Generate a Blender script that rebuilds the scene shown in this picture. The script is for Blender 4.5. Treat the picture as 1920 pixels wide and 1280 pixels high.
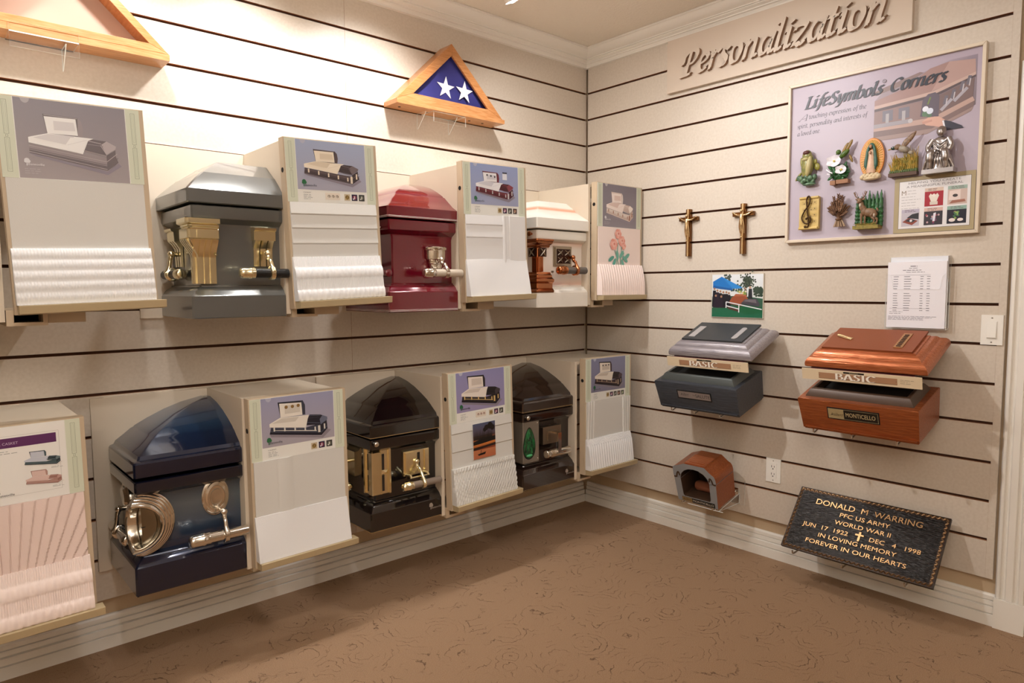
import bpy, math, random
from mathutils import Vector, Matrix
random.seed(7)
R = math.radians
for o in list(bpy.data.objects): bpy.data.objects.remove(o)
S = bpy.context.scene
C = S.collection
# ------------------------------------------------------------------ camera
cd = bpy.data.cameras.new('camera'); cam = bpy.data.objects.new('camera', cd); C.objects.link(cam)
cd.sensor_width = 36; cd.lens = 1277.5/1920*36; cd.clip_start = .02
yaw, pitch, roll = 0.72378, -0.07799, -0.00513
f = Vector((math.sin(yaw)*math.cos(pitch), math.cos(yaw)*math.cos(pitch), math.sin(pitch)))
r0 = Vector((math.cos(yaw), -math.sin(yaw), 0)); u0 = r0.cross(f)
rr = r0*math.cos(roll)+u0*math.sin(roll); uu = u0*math.cos(roll)-r0*math.sin(roll)
M4 = Matrix((rr, uu, -f)).transposed().to_4x4(); M4.translation = (-3.0942, -2.8198, 1.3222)
cam.matrix_world = M4
S.camera = cam
# ------------------------------------------------------------------ world, light, exposure
w = bpy.data.worlds.new('world'); S.world = w; w.use_nodes = True
w.node_tree.nodes['Background'].inputs[0].default_value = (1.0, .93, .86, 1)
w.node_tree.nodes['Background'].inputs[1].default_value = 0.05
S.view_settings.view_transform = 'Standard'; S.view_settings.look = 'None'
S.view_settings.exposure = 0.0; S.view_settings.gamma = 1; S.view_settings.use_curve_mapping = False
WARM = (1.0, .98, .965)
def area(name, loc, sx, sy, power, col=(1.0, .985, .97), rot=(0, 0, 0)):
    l = bpy.data.lights.new(name, 'AREA'); l.shape = 'RECTANGLE'; l.size = sx; l.size_y = sy; l.energy = power; l.color = col
    o = bpy.data.objects.new(name, l); C.objects.link(o); o.location = loc; o.rotation_euler = rot
def spot(name, loc, target, power, angle, blend=.9, rad=.035, col=WARM):
    l = bpy.data.lights.new(name, 'SPOT'); l.energy = power; l.spot_size = R(angle); l.spot_blend = blend; l.shadow_soft_size = rad; l.color = col
    o = bpy.data.objects.new(name, l); C.objects.link(o); o.location = loc
    o.rotation_euler = (Vector(target)-Vector(loc)).to_track_quat('-Z', 'Y').to_euler()
    return o
# added soft fill lights below the ceiling, no fixtures known there
area('fill_light_middle', (-2.6, -2.6, 2.69), 1.2, 1.2, 8)
area('fill_light_rear', (-4.4, -3.6, 2.69), 1.2, 1.2, 8)
# added fill aimed up from behind the camera to brighten the ceiling
area('ceiling_fill', (-3.9, -3.6, 1.75), .5, .5, 100, rot=(R(180), 0, 0))
# track lamps: (lamp position, aim point, watts, cone); their fixtures are built further down
TRACK = [((-1.014, -.489, 2.575), (-.45, -.55, 1.3), 30, 165),
         ((-1.47, -.46, 2.585), (-1.5, 0, 1.75), 38, 115),
         ((-1.98, -.46, 2.585), (-2.05, 0, 1.7), 42, 115),
         ((-2.50, -.46, 2.585), (-2.5, 0, 1.75), 28, 115),
         ((-3.05, -.46, 2.585), (-3.05, 0, 1.75), 24, 115)]
TRACK2 = [((-2.22, -.50, 2.585), (0, -1.55, 1.3), 100, 62),
          ((-.85, -1.10, 2.58), (0, -1.25, 1.5), 13, 140),
          ((-.85, -2.0, 2.58), (0, -1.6, 1.2), 6, 130),
          ((-1.25, -2.15, 2.58), (-.9, -.42, .8), 29, 80),
          ((-2.75, -2.15, 2.58), (-2.2, -.42, .8), 29, 80)]
for i, (a, b, p, ang) in enumerate(TRACK+TRACK2): spot('track_spot', a, b, p, ang)

# ------------------------------------------------------------------ helpers
def lin(h):
    out = []
    for i in (0, 2, 4):
        c = int(h[i:i+2], 16)/255; out.append(c/12.92 if c <= .04045 else ((c+.055)/1.055)**2.4)
    return tuple(out)
def mat(name, hexc, rough=.5, metal=0., coat=0., bump=None, spec=.5, trans=0., alpha=1., noise=None, emit=None, aniso=0.):
    m = bpy.data.materials.new(name); m.use_nodes = True; nt = m.node_tree; p = nt.nodes['Principled BSDF']
    col = lin(hexc)+(1,)
    p.inputs['Base Color'].default_value = col; p.inputs['Roughness'].default_value = rough; p.inputs['Metallic'].default_value = metal
    p.inputs['Coat Weight'].default_value = coat; p.inputs['Coat Roughness'].default_value = .06; p.inputs['Specular IOR Level'].default_value = spec
    p.inputs['Transmission Weight'].default_value = trans; p.inputs['Alpha'].default_value = alpha; p.inputs['Anisotropic'].default_value = aniso
    if emit: p.inputs['Emission Color'].default_value = lin(emit[0])+(1,); p.inputs['Emission Strength'].default_value = emit[1]
    if bump or noise:
        tc = nt.nodes.new('ShaderNodeTexCoord')
    if bump:   # (scale, strength, (sx,sy,sz))
        mp = nt.nodes.new('ShaderNodeMapping'); mp.inputs['Scale'].default_value = bump[2] if len(bump) > 2 else (1, 1, 1)
        n = nt.nodes.new('ShaderNodeTexNoise'); n.inputs['Scale'].default_value = bump[0]; n.inputs['Detail'].default_value = 3
        b = nt.nodes.new('ShaderNodeBump'); b.inputs['Strength'].default_value = bump[1]; b.inputs['Distance'].default_value = .004
        nt.links.new(tc.outputs['Object'], mp.inputs[0]); nt.links.new(mp.outputs[0], n.inputs['Vector'])
        nt.links.new(n.outputs['Fac'], b.inputs['Height']); nt.links.new(b.outputs[0], p.inputs['Normal'])
    if noise:  # (scale, other hex, (sx,sy,sz))
        mp = nt.nodes.new('ShaderNodeMapping'); mp.inputs['Scale'].default_value = noise[2] if len(noise) > 2 else (1, 1, 1)
        n = nt.nodes.new('ShaderNodeTexNoise'); n.inputs['Scale'].default_value = noise[0]; n.inputs['Detail'].default_value = 4
        r = nt.nodes.new('ShaderNodeValToRGB'); r.color_ramp.elements[0].position = .35; r.color_ramp.elements[1].position = .68
        r.color_ramp.elements[0].color = col; r.color_ramp.elements[1].color = lin(noise[1])+(1,)
        nt.links.new(tc.outputs['Object'], mp.inputs[0]); nt.links.new(mp.outputs[0], n.inputs['Vector'])
        nt.links.new(n.outputs['Fac'], r.inputs[0]); nt.links.new(r.outputs[0], p.inputs['Base Color'])
    return m
def zramp(m, stops):      # sprayed finish: colour by height of the piece itself (object z)
    nt = m.node_tree; p = nt.nodes['Principled BSDF']
    tc = nt.nodes.new('ShaderNodeTexCoord'); sx = nt.nodes.new('ShaderNodeSeparateXYZ'); mr = nt.nodes.new('ShaderNodeMapRange')
    z0, z1 = stops[0][0], stops[-1][0]
    mr.inputs[1].default_value = z0; mr.inputs[2].default_value = z1
    r = nt.nodes.new('ShaderNodeValToRGB'); e = r.color_ramp.elements
    while len(e) < len(stops): e.new(.5)
    for el, (z, h) in zip(e, stops): el.position = (z-z0)/(z1-z0); el.color = lin(h)+(1,)
    nt.links.new(tc.outputs['Object'], sx.inputs[0]); nt.links.new(sx.outputs[2], mr.inputs[0]); nt.links.new(mr.outputs[0], r.inputs[0]); nt.links.new(r.outputs[0], p.inputs['Base Color'])
    return m

class B:
    """collects faces; build() links them as ONE mesh object"""
    def __init__(s, M=None): s.v = []; s.f = []; s.mi = []; s.M = M; s.k = 0
    def add(s, pts, faces):
        n = len(s.v)
        for p in pts:
            p = Vector(p); s.v.append(s.M @ p if s.M else p)
        for q in faces: s.f.append([n+i for i in q]); s.mi.append(s.k)
    def face(s, *pts): s.add(pts, [range(len(pts))])
    def box(s, x0, x1, y0, y1, z0, z1, ks=None):
        p = [(x, y, z) for z in (z0, z1) for y in (y0, y1) for x in (x0, x1)]
        fs = [(0, 2, 3, 1), (4, 5, 7, 6), (0, 1, 5, 4), (2, 6, 7, 3), (0, 4, 6, 2), (1, 3, 7, 5)]  # bottom top front(-y) back left right
        for i, q in enumerate(fs):
            if ks: s.k = ks[i]
            s.add([p[j] for j in q], [range(4)])
        s.k = 0
    def solid(s, poly, fn, a, b):   # polygon (2D) swept from a to b; fn(u,v,t)->xyz
        n = len(poly); p0 = [fn(u, v, a) for u, v in poly]; p1 = [fn(u, v, b) for u, v in poly]
        s.add(p0+p1, [list(range(n))[::-1], list(range(n, 2*n))]+[(i, (i+1) % n, n+(i+1) % n, n+i) for i in range(n)])
    def pxz(s, poly, y0, y1): s.solid(poly, lambda u, v, t: (u, t, v), y0, y1)
    def pyz(s, poly, x0, x1): s.solid(poly, lambda u, v, t: (t, u, v), x0, x1)
    def pxy(s, poly, z0, z1): s.solid(poly, lambda u, v, t: (u, v, t), z0, z1)
    def grid(s, fn, nu, nv):
        s.add([fn(i/nu, j/nv) for j in range(nv+1) for i in range(nu+1)],
              [(j*(nu+1)+i, j*(nu+1)+i+1, (j+1)*(nu+1)+i+1, (j+1)*(nu+1)+i) for j in range(nv) for i in range(nu)])
    def tube(s, path, rad, n=10, cap=True, flat=1.):
        path = [Vector(p) for p in path]; m = len(path)
        rs = rad if isinstance(rad, (list, tuple)) else [rad]*m
        pts = []; up = None
        for i, p in enumerate(path):
            t = (path[min(i+1, m-1)]-path[max(i-1, 0)]).normalized()
            if up is None: up = Vector((0, 0, 1)) if abs(t.z) < .9 else Vector((0, 1, 0))
            a = t.cross(up)
            if a.length < 1e-6: a = t.orthogonal()
            a.normalize(); up = a.cross(t).normalized()
            for k in range(n):
                th = 2*math.pi*k/n; pts.append(p+(a*math.cos(th)+up*math.sin(th)*flat)*rs[i])
        fs = [(i*n+k, i*n+(k+1) % n, (i+1)*n+(k+1) % n, (i+1)*n+k) for i in range(m-1) for k in range(n)]
        if cap: fs += [list(range(n))[::-1], list(range((m-1)*n, m*n))]
        s.add(pts, fs)
    def lathe(s, prof, c, axis=(0, 0, 1), n=20, sx=1., sy=1.):   # prof: (radius, along)
        ax = Vector(axis).normalized(); a = ax.orthogonal().normalized() if abs(ax.z) < .99 else Vector((1, 0, 0))
        if abs(ax.y) > .99: a = Vector((1, 0, 0))
        b = ax.cross(a); c = Vector(c); m = len(prof)
        pts = [c+ax*h+(a*math.cos(2*math.pi*k/n)*sx+b*math.sin(2*math.pi*k/n)*sy)*r for r, h in prof for k in range(n)]
        fs = [(i*n+k, i*n+(k+1) % n, (i+1)*n+(k+1) % n, (i+1)*n+k) for i in range(m-1) for k in range(n)]
        s.add(pts, fs+[list(range(n))[::-1], list(range((m-1)*n, m*n))])
    def ell(s, c, r, rot=None, nu=10, nv=7):
        c = Vector(c); q = rot.to_matrix() if rot else Matrix.Identity(3)
        pts = []
        for j in range(nv+1):
            ph = math.pi*j/nv
            for i in range(nu):
                th = 2*math.pi*i/nu; pts.append(c+q @ Vector((r[0]*math.sin(ph)*math.cos(th), r[1]*math.sin(ph)*math.sin(th), r[2]*math.cos(ph))))
        s.add(pts, [(j*nu+i, (j+1)*nu+i, (j+1)*nu+(i+1) % nu, j*nu+(i+1) % nu) for j in range(nv) for i in range(nu)])
    def rloft(s, prof, hx, hy, c=(0, 0), caps=(1, 1)):    # rectangular rings (inset, z)
        pts = []
        for ins, z in prof:
            for sx, sy in ((-1, -1), (1, -1), (1, 1), (-1, 1)): pts.append((c[0]+sx*(hx-ins), c[1]+sy*(hy-ins), z))
        m = len(prof); fs = [(i*4+k, i*4+(k+1) % 4, (i+1)*4+(k+1) % 4, (i+1)*4+k) for i in range(m-1) for k in range(4)]
        if caps[0]: fs.append((3, 2, 1, 0))
        if caps[1]: fs.append(tuple((m-1)*4+k for k in range(4)))
        s.add(pts, fs)
    def corner(s, prof, xL, yF, endL, endR, ch=.006, caps=True):
        """profile (o, z) swept along a casket's end wall, round its corner, along its side; o grows outward"""
        pts = []
        for o, z in prof: pts += [(xL-o, max(endL, yF-o+ch), z), (xL-o, yF-o+ch, z), (xL-o+ch, yF-o, z), (max(endR, xL-o+ch), yF-o, z)]
        m = len(prof); fs = [(i*4+k, i*4+k+1, (i+1)*4+k+1, (i+1)*4+k) for i in range(m-1) for k in range(3)]
        s.add(pts, fs)
        if caps:
            zs = [p[1] for p in prof]; d = min(p[0] for p in prof)
            s.add([(xL-o, max(endL, yF-o+ch), z) for o, z in prof]+[(xL-d+ch, endL, zs[-1]), (xL-d+ch, endL, zs[0])], [range(m+2)])
            s.add([(max(endR, xL-o+ch), yF-o, z) for o, z in prof]+[(endR, yF-d+ch, zs[-1]), (endR, yF-d+ch, zs[0])], [list(range(m+2))[::-1]])
            s.add([(xL-prof[-1][0], endL, zs[-1]), (xL-prof[-1][0], yF-prof[-1][0], zs[-1]), (endR, yF-prof[-1][0], zs[-1]), (endR, endL, zs[-1])], [range(4)])
            s.add([(xL-prof[0][0], endL, zs[0]), (xL-prof[0][0], yF-prof[0][0], zs[0]), (endR, yF-prof[0][0], zs[0]), (endR, endL, zs[0])], [(3, 2, 1, 0)])
    def build(s, name, m, parent=None, sm=None, bev=0., fix=True):
        me = bpy.data.meshes.new(name); off = Vector((0, 0, 0))
        if parent is not None and parent.get('world'): off = Vector(parent['world'])
        me.from_pydata([tuple(p-off) for p in s.v], [], s.f)
        for q in (m if isinstance(m, (list, tuple)) else [m]): me.materials.append(q)
        if any(s.mi): me.polygons.foreach_set('material_index', s.mi)
        if fix and len(s.f) > 3:
            import bmesh
            bm = bmesh.new(); bm.from_mesh(me); bmesh.ops.recalc_face_normals(bm, faces=bm.faces); bm.to_mesh(me); bm.free()
        if sm is not None:
            me.polygons.foreach_set('use_smooth', [True]*len(me.polygons)); me.set_sharp_from_angle(angle=R(sm))
        me.update()
        o = bpy.data.objects.new(name, me); C.objects.link(o)
        if parent is not None:
            o.parent = parent
            if parent.get('world'): o['world'] = parent['world']
        if bev:
            bv = o.modifiers.new('bevel', 'BEVEL'); bv.width = bev; bv.segments = 2; bv.limit_method = 'ANGLE'; bv.angle_limit = R(40)
        return o
def tag(o, label=None, cat=None, group=None, kind=None):
    for k, v in (('label', label), ('category', cat), ('group', group), ('kind', kind)):
        if v: o[k] = v
    return o
def thing(name, label, cat, loc=(0, 0, 0), rot=(0, 0, 0), group=None, world=False):
    """Empty at the thing's base; with world=True its parts are given in room coordinates"""
    o = bpy.data.objects.new(name, None); C.objects.link(o); o.empty_display_size = .05
    o.location = loc; o.rotation_euler = rot
    if world: o['world'] = loc
    return tag(o, label, cat, group)
RW = (0, 0, R(-90))        # things on the right wall: local x runs right, local y into the wall

# ------------------------------------------------------------------ flat print: coloured faces on a sheet
PRINT = mat('printed_ink', 'ffffff', .38)
_a = PRINT.node_tree.nodes.new('ShaderNodeAttribute'); _a.attribute_name = 'ink'
PRINT.node_tree.links.new(_a.outputs['Color'], PRINT.node_tree.nodes['Principled BSDF'].inputs['Base Color'])
_txt = {}
def textmesh(s, shear=0., off=0.):
    key = (s, shear, off)
    if key not in _txt:
        cu = bpy.data.curves.new('t', 'FONT'); cu.body = s; cu.shear = shear; cu.offset = off; cu.resolution_u = 3; cu.size = 1
        ob = bpy.data.objects.new('t', cu); C.objects.link(ob)
        me = bpy.data.meshes.new_from_object(ob.evaluated_get(bpy.context.evaluated_depsgraph_get()))
        vs = [(v.co.x, v.co.y) for v in me.vertices]; fs = [list(p.vertices) for p in me.polygons]
        bpy.data.objects.remove(ob); bpy.data.curves.remove(cu); bpy.data.meshes.remove(me)
        x0 = min(v[0] for v in vs); x1 = max(v[0] for v in vs)
        _txt[key] = ([(a-x0, b) for a, b in vs], fs, x1-x0)
    return _txt[key]
CAP = .69      # cap height of the built-in font at size 1
# broad-nib lettering: skeleton strokes swept with a slanted pen
GL = {
'a': (72, "62,92 45,100 22,88 8,45 14,8 28,0 46,22 62,70|66,100 58,40 58,8 66,0 82,16"),
'b': (66, "14,160 10,60 10,12|10,60 26,92 44,100 58,80 58,40 46,8 28,0 10,12"),
'c': (58, "56,86 42,100 22,90 8,50 14,10 32,0 54,16"),
'd': (72, "60,88 42,100 20,88 8,45 14,8 28,0 46,20 60,60|66,160 60,50 60,8 68,0 82,14"),
'e': (58, "10,46 34,56 52,76 46,98 34,100 16,84 8,46 14,8 30,0 54,18"),
'f': (46, "68,150 56,160 42,146 30,90 22,0 14,-40 0,-48|10,94 54,94"),
'g': (66, "60,90 42,100 20,88 10,55 18,26 34,24 52,50|62,100 56,30 50,-20 34,-48 10,-44 0,-30"),
'h': (72, "14,160 10,60 8,0|10,60 28,90 46,100 56,88 54,30 56,4 70,10"),
'i': (36, "4,86 16,100 14,40 14,8 22,0 38,16|18,140 26,132"),
'l': (36, "4,148 18,160 12,60 12,10 20,0 36,16"),
'm': (104, "4,86 14,98 12,50 10,0|12,60 28,92 42,100 50,88 48,0|48,60 64,92 80,100 88,86 86,20 92,2 106,14"),
'n': (74, "4,86 14,98 12,50 10,0|12,60 30,92 46,100 56,88 54,20 60,2 76,16"),
'o': (66, "34,100 14,84 8,46 16,8 32,0 50,14 58,54 50,90 34,100"),
'p': (68, "4,86 14,98 10,20 8,-50|12,60 28,92 44,100 58,84 58,44 46,8 28,0 12,14"),
'r': (50, "4,86 14,98 12,50 10,0|12,56 26,88 40,100 54,90"),
's': (50, "46,90 30,100 14,86 20,62 38,42 40,16 24,0 4,10"),
't': (44, "22,134 16,60 16,12 26,0 44,16|2,96 42,96"),
'u': (72, "4,86 14,98 12,40 14,8 26,0 42,14 56,50|58,100 56,40 58,6 74,14"),
'v': (62, "4,90 12,98 18,50 26,2 44,40 54,80 50,98"),
'x': (62, "6,92 18,98 30,50 44,4 60,8|56,98 6,2"),
'y': (64, "4,88 14,98 18,40 26,4 44,40|58,100 46,20 30,-40 8,-46"),
'z': (64, "4,82 14,98 54,94 8,6 24,8 40,-6 60,14"),
'P': (88, "40,140 34,70 28,0|4,-2 54,2|2,72 6,112 36,142 70,138 80,104 60,70 36,62"),
'L': (82, "34,145 26,0|14,0 78,2 86,26|16,144 50,144"),
'S': (70, "66,124 52,144 28,138 18,112 30,84 54,62 58,26 38,0 12,6 4,24"),
'C': (90, "86,122 62,144 30,130 10,80 20,22 48,0 80,18"),
'A': (84, "4,0 42,140 80,0|20,46 66,46|-6,0 16,0|66,0 92,0"),
'B': (82, "14,140 14,0|4,140 40,140 62,128 62,92 40,76 14,76|40,76 70,62 72,20 46,0 4,0"),
'I': (40, "20,140 20,0|6,140 34,140|6,0 34,0"),
'W': (104, "4,124 20,140 26,10 54,120 60,8 96,140"),
'.': (26, "8,6 14,0"), ',': (26, "12,8 6,-20"), ' ': (40, ""), '\u00a9': (0, "")}
def smooth(pts, n=5):
    if len(pts) < 3: return pts
    out = []
    for i in range(len(pts)-1):
        p0, p1, p2, p3 = pts[max(i-1, 0)], pts[i], pts[i+1], pts[min(i+2, len(pts)-1)]
        for k in range(n):
            t = k/n
            out.append(tuple(.5*(2*b+(c-a)*t+(2*a-5*b+4*c-d)*t*t+(3*b-a-3*c+d)*t**3) for a, b, c, d in zip(p0, p1, p2, p3)))
    return out+[pts[-1]]
def nib(s, xh, pen=.2, ang=38, shear=.18, gap=.06, thin=.3):
    """returns [(letter, [quads])], width; xh = x-height in metres"""
    res = []; x = 0; k = xh/100; n = (math.cos(R(ang))*pen*xh/2, math.sin(R(ang))*pen*xh/2); n2 = (-n[1]*thin, n[0]*thin)
    for ch in s:
        adv, d = GL[ch]; qs = []
        for st in d.split('|') if d else []:
            pts = [tuple(float(c) for c in p.split(',')) for p in st.split()]
            pts = [(x+(a+b*shear)*k, b*k) for a, b in smooth(pts)]
            for p, q in zip(pts, pts[1:]):
                for v in (n, n2): qs.append([(p[0]-v[0], p[1]-v[1]), (p[0]+v[0], p[1]+v[1]), (q[0]+v[0], q[1]+v[1]), (q[0]-v[0], q[1]-v[1])])
        res.append((ch, qs)); x += adv*k+gap*xh
    return res, x
class Pr:
    """print layer in local x (right), z (up) at depth y; nearer layers sit in front"""
    def __init__(s, y=0., eps=.00022): s.v = []; s.f = []; s.c = []; s.y = y; s.eps = eps
    def poly(s, pts, col, L=1):
        ar = sum(a[0]*b[1]-b[0]*a[1] for a, b in zip(pts, list(pts[1:])+[pts[0]]))
        if ar < 0: pts = list(pts)[::-1]
        # each face a hair apart, so overlapping ink never shares a plane
        n = len(s.v); y = s.y-L*s.eps-(len(s.f) % 60)*s.eps*.014; s.v += [(p[0], y, p[1]) for p in pts]; s.f.append(list(range(n, n+len(pts))))
        s.c.append([lin(c) for c in col] if isinstance(col, (list, tuple)) else [lin(col)]*len(pts))
    def rect(s, x0, x1, z0, z1, col, L=1):   # col: one, or (bottom, top)
        if isinstance(col, tuple): s.poly([(x0, z0), (x1, z0), (x1, z1), (x0, z1)], [col[0], col[0], col[1], col[1]], L)
        else: s.poly([(x0, z0), (x1, z0), (x1, z1), (x0, z1)], col, L)
    def outline(s, x0, x1, z0, z1, t, col, L=1):
        for a in ((x0, x1, z0, z0+t), (x0, x1, z1-t, z1), (x0, x0+t, z0, z1), (x1-t, x1, z0, z1)): s.rect(*a, col, L)
    def disc(s, x, z, r, col, L=1, n=14, sx=1.): s.poly([(x+r*sx*math.cos(2*math.pi*i/n), z+r*math.sin(2*math.pi*i/n)) for i in range(n)], col, L)
    def line(s, a, b, t, col, L=1):
        d = Vector((b[0]-a[0], b[1]-a[1])); d.normalize(); nx, nz = -d.y*t/2, d.x*t/2
        s.poly([(a[0]-nx, a[1]-nz), (b[0]-nx, b[1]-nz), (b[0]+nx, b[1]+nz), (a[0]+nx, a[1]+nz)], col, L)
    def text(s, t, x, z, h, col, L=2, w=None, al='l', shear=0., off=0.):
        vs, fs, tw = textmesh(t, shear, off); k = h/CAP; kx = w/tw if w else k
        x -= {'l': 0, 'c': tw*kx/2, 'r': tw*kx}[al]; n = len(s.v)
        s.v += [(x+a*kx, s.y-L*s.eps, z+b*k) for a, b in vs]
        for q in fs:
            p = [s.v[n+i] for i in q]; ar = sum(a[0]*b[2]-b[0]*a[2] for a, b in zip(p, p[1:]+[p[0]]))
            s.f.append([n+i for i in (q if ar > 0 else q[::-1])]); s.c.append([lin(col)]*len(q))
    def nib(s, t, x, z, xh, col, L=2, w=None, al='l', **kw):
        res, tw = nib(t, xh, **kw); kx = w/tw if w else 1
        x -= {'l': 0, 'c': tw*kx/2, 'r': tw*kx}[al]
        for ch, qs in res:
            for q in qs: s.poly([(x+a*kx, z+b) for a, b in q], col, L)
    def greek(s, x, z, w, n, dz, t, col, L=2):   # lines of print too fine to read: word-length strokes
        for i in range(n):
            a = x; e = x+w*random.uniform(.6, 1)
            while a < e-.002:
                b = min(e, a+random.uniform(.006, .02)); s.rect(a, b, z-i*dz-t/2, z-i*dz+t/2, col, L); a = b+.003
    def build(s, name, parent):
        me = bpy.data.meshes.new(name); me.from_pydata(s.v, [], s.f); me.materials.append(PRINT)
        at = me.color_attributes.new('ink', 'FLOAT_COLOR', 'CORNER')
        at.data.foreach_set('color', [x for q in s.c for c in q for x in (c[0], c[1], c[2], 1.)]); me.update()
        o = bpy.data.objects.new(name, me); C.objects.link(o); o.parent = parent
        return o
# ------------------------------------------------------------------ materials
M_ = {}
M_['laminate'] = mat('beige_laminate', 'd4c9bb', .42, bump=(260, .05), noise=(90, 'cdc1b2'))
M_['mdf'] = mat('raw_mdf_edge', 'b07850', .8)
M_['groove'] = mat('groove_brown', '4a2c1a', .9)
M_['paint'] = mat('tan_wall_paint', 'bfa88a', .7)
M_['white'] = mat('white_trim_paint', 'ece7de', .35)
M_['ceil'] = mat('ceiling_texture_paint', 'ebe2d4', .85, bump=(70, .9))
M_['board'] = mat('beige_board', 'd6c8b4', .5, bump=(300, .04))
M_['frame'] = mat('panel_frame_beige', 'c4b095', .5)
M_['ledge'] = mat('ledge_khaki', 'b5a27f', .45)
M_['dark'] = mat('dark_hollow', '0c0a08', .9)
M_['oak'] = mat('honey_oak', 'c98c58', .38, coat=.3, noise=(9, 'b4753e', (2, 2, 22)))
M_['oakh'] = mat('honey_oak_rail', 'd09664', .38, coat=.3, noise=(9, 'b87c46', (2, 22, 22)))
M_['oakside'] = mat('pale_oak', 'd9ab72', .42, noise=(8, 'c28c50', (3, 12, 12)))
def clear(name, tint, gl):     # thin clear sheet: passes light straight through, with a faint sheen
    m = bpy.data.materials.new(name); m.use_nodes = True; nt = m.node_tree; nt.nodes.remove(nt.nodes['Principled BSDF'])
    t = nt.nodes.new('ShaderNodeBsdfTransparent'); t.inputs[0].default_value = lin(tint)+(1,); g = nt.nodes.new('ShaderNodeBsdfGlossy'); g.inputs['Roughness'].default_value = .05
    x = nt.nodes.new('ShaderNodeMixShader'); x.inputs[0].default_value = gl
    nt.links.new(t.outputs[0], x.inputs[1]); nt.links.new(g.outputs[0], x.inputs[2]); nt.links.new(x.outputs[0], nt.nodes['Material Output'].inputs[0]); return m
M_['acrylic'] = [clear('clear_acrylic', 'ffffff', .014), mat('acrylic_edge_light', 'f4faf8', .2, alpha=.8)]
def sheetbox(b, x0, x1, y0, y1, z0, z1):   # acrylic sheet: polished faces clear, cut edges painted pale for light they catch
    d = (x1-x0, y1-y0, z1-z0); t = d.index(min(d)); b.box(x0, x1, y0, y1, z0, z1, {0: (1, 1, 1, 1, 0, 0), 1: (1, 1, 0, 0, 1, 1), 2: (0, 0, 1, 1, 1, 1)}[t])
def sheetpoly(b, poly, lo, hi, ax):        # same for an outline cut from sheet
    n = len(poly); P = (lambda u, v, q: (q, u, v)) if ax == 'x' else (lambda u, v, q: (u, q, v))
    p0 = [P(u, v, lo) for u, v in poly]; p1 = [P(u, v, hi) for u, v in poly]
    b.add(p0, [range(n)]); b.add(p1, [list(range(n))[::-1]]); b.k = 1
    for i in range(n): j = (i+1) % n; b.face(p0[i], p1[i], p1[j], p0[j])
    b.k = 0
M_['gold'] = mat('polished_gold', 'f6ecc8', .2, 1.)
M_['silver'] = mat('polished_nickel', 'e2dcd2', .14, 1.)
M_['nickel'] = mat('brushed_nickel', 'a89c8c', .34, 1.)
M_['copper'] = mat('antique_copper', 'b5734c', .22, 1.)
M_['copperdark'] = mat('dark_copper', '3a2016', .4, .6)
M_['bronze'] = mat('crucifix_bronze', '7c5430', .28, 1.)
M_['bronzelight'] = mat('crucifix_figure_bronze', 'e4c79a', .25, 1.)
M_['blackgrip'] = mat('black_grip', '121212', .35, bump=(300, .3))
M_['greygrip'] = mat('taupe_grip', '8a7c70', .35, .2)
M_['fabric'] = mat('ivory_crepe', 'd6d4cf', .8, bump=(500, .1))
M_['fabricw'] = mat('white_crepe', 'e4e3e3', .8, bump=(500, .1))
M_['fabricp'] = mat('pink_crepe', 'e6d0c8', .75, bump=(500, .1))
M_['fabricpw'] = mat('pale_pink_crepe', 'f3e2dc', .75, bump=(500, .1))
M_['plate'] = mat('white_plastic', 'f2efe8', .3)
M_['slot'] = mat('slot_dark', '241c16', .6)
M_['screw'] = mat('screw_metal', 'b8b4ac', .3, 1.)
M_['paper'] = mat('white_paper', 'f0eef4', .6)
M_['card'] = mat('card_stock', 'e9e8e2', .4)
M_['chrome'] = mat('chrome_hook', 'dcdcd8', .12, 1.)

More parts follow.
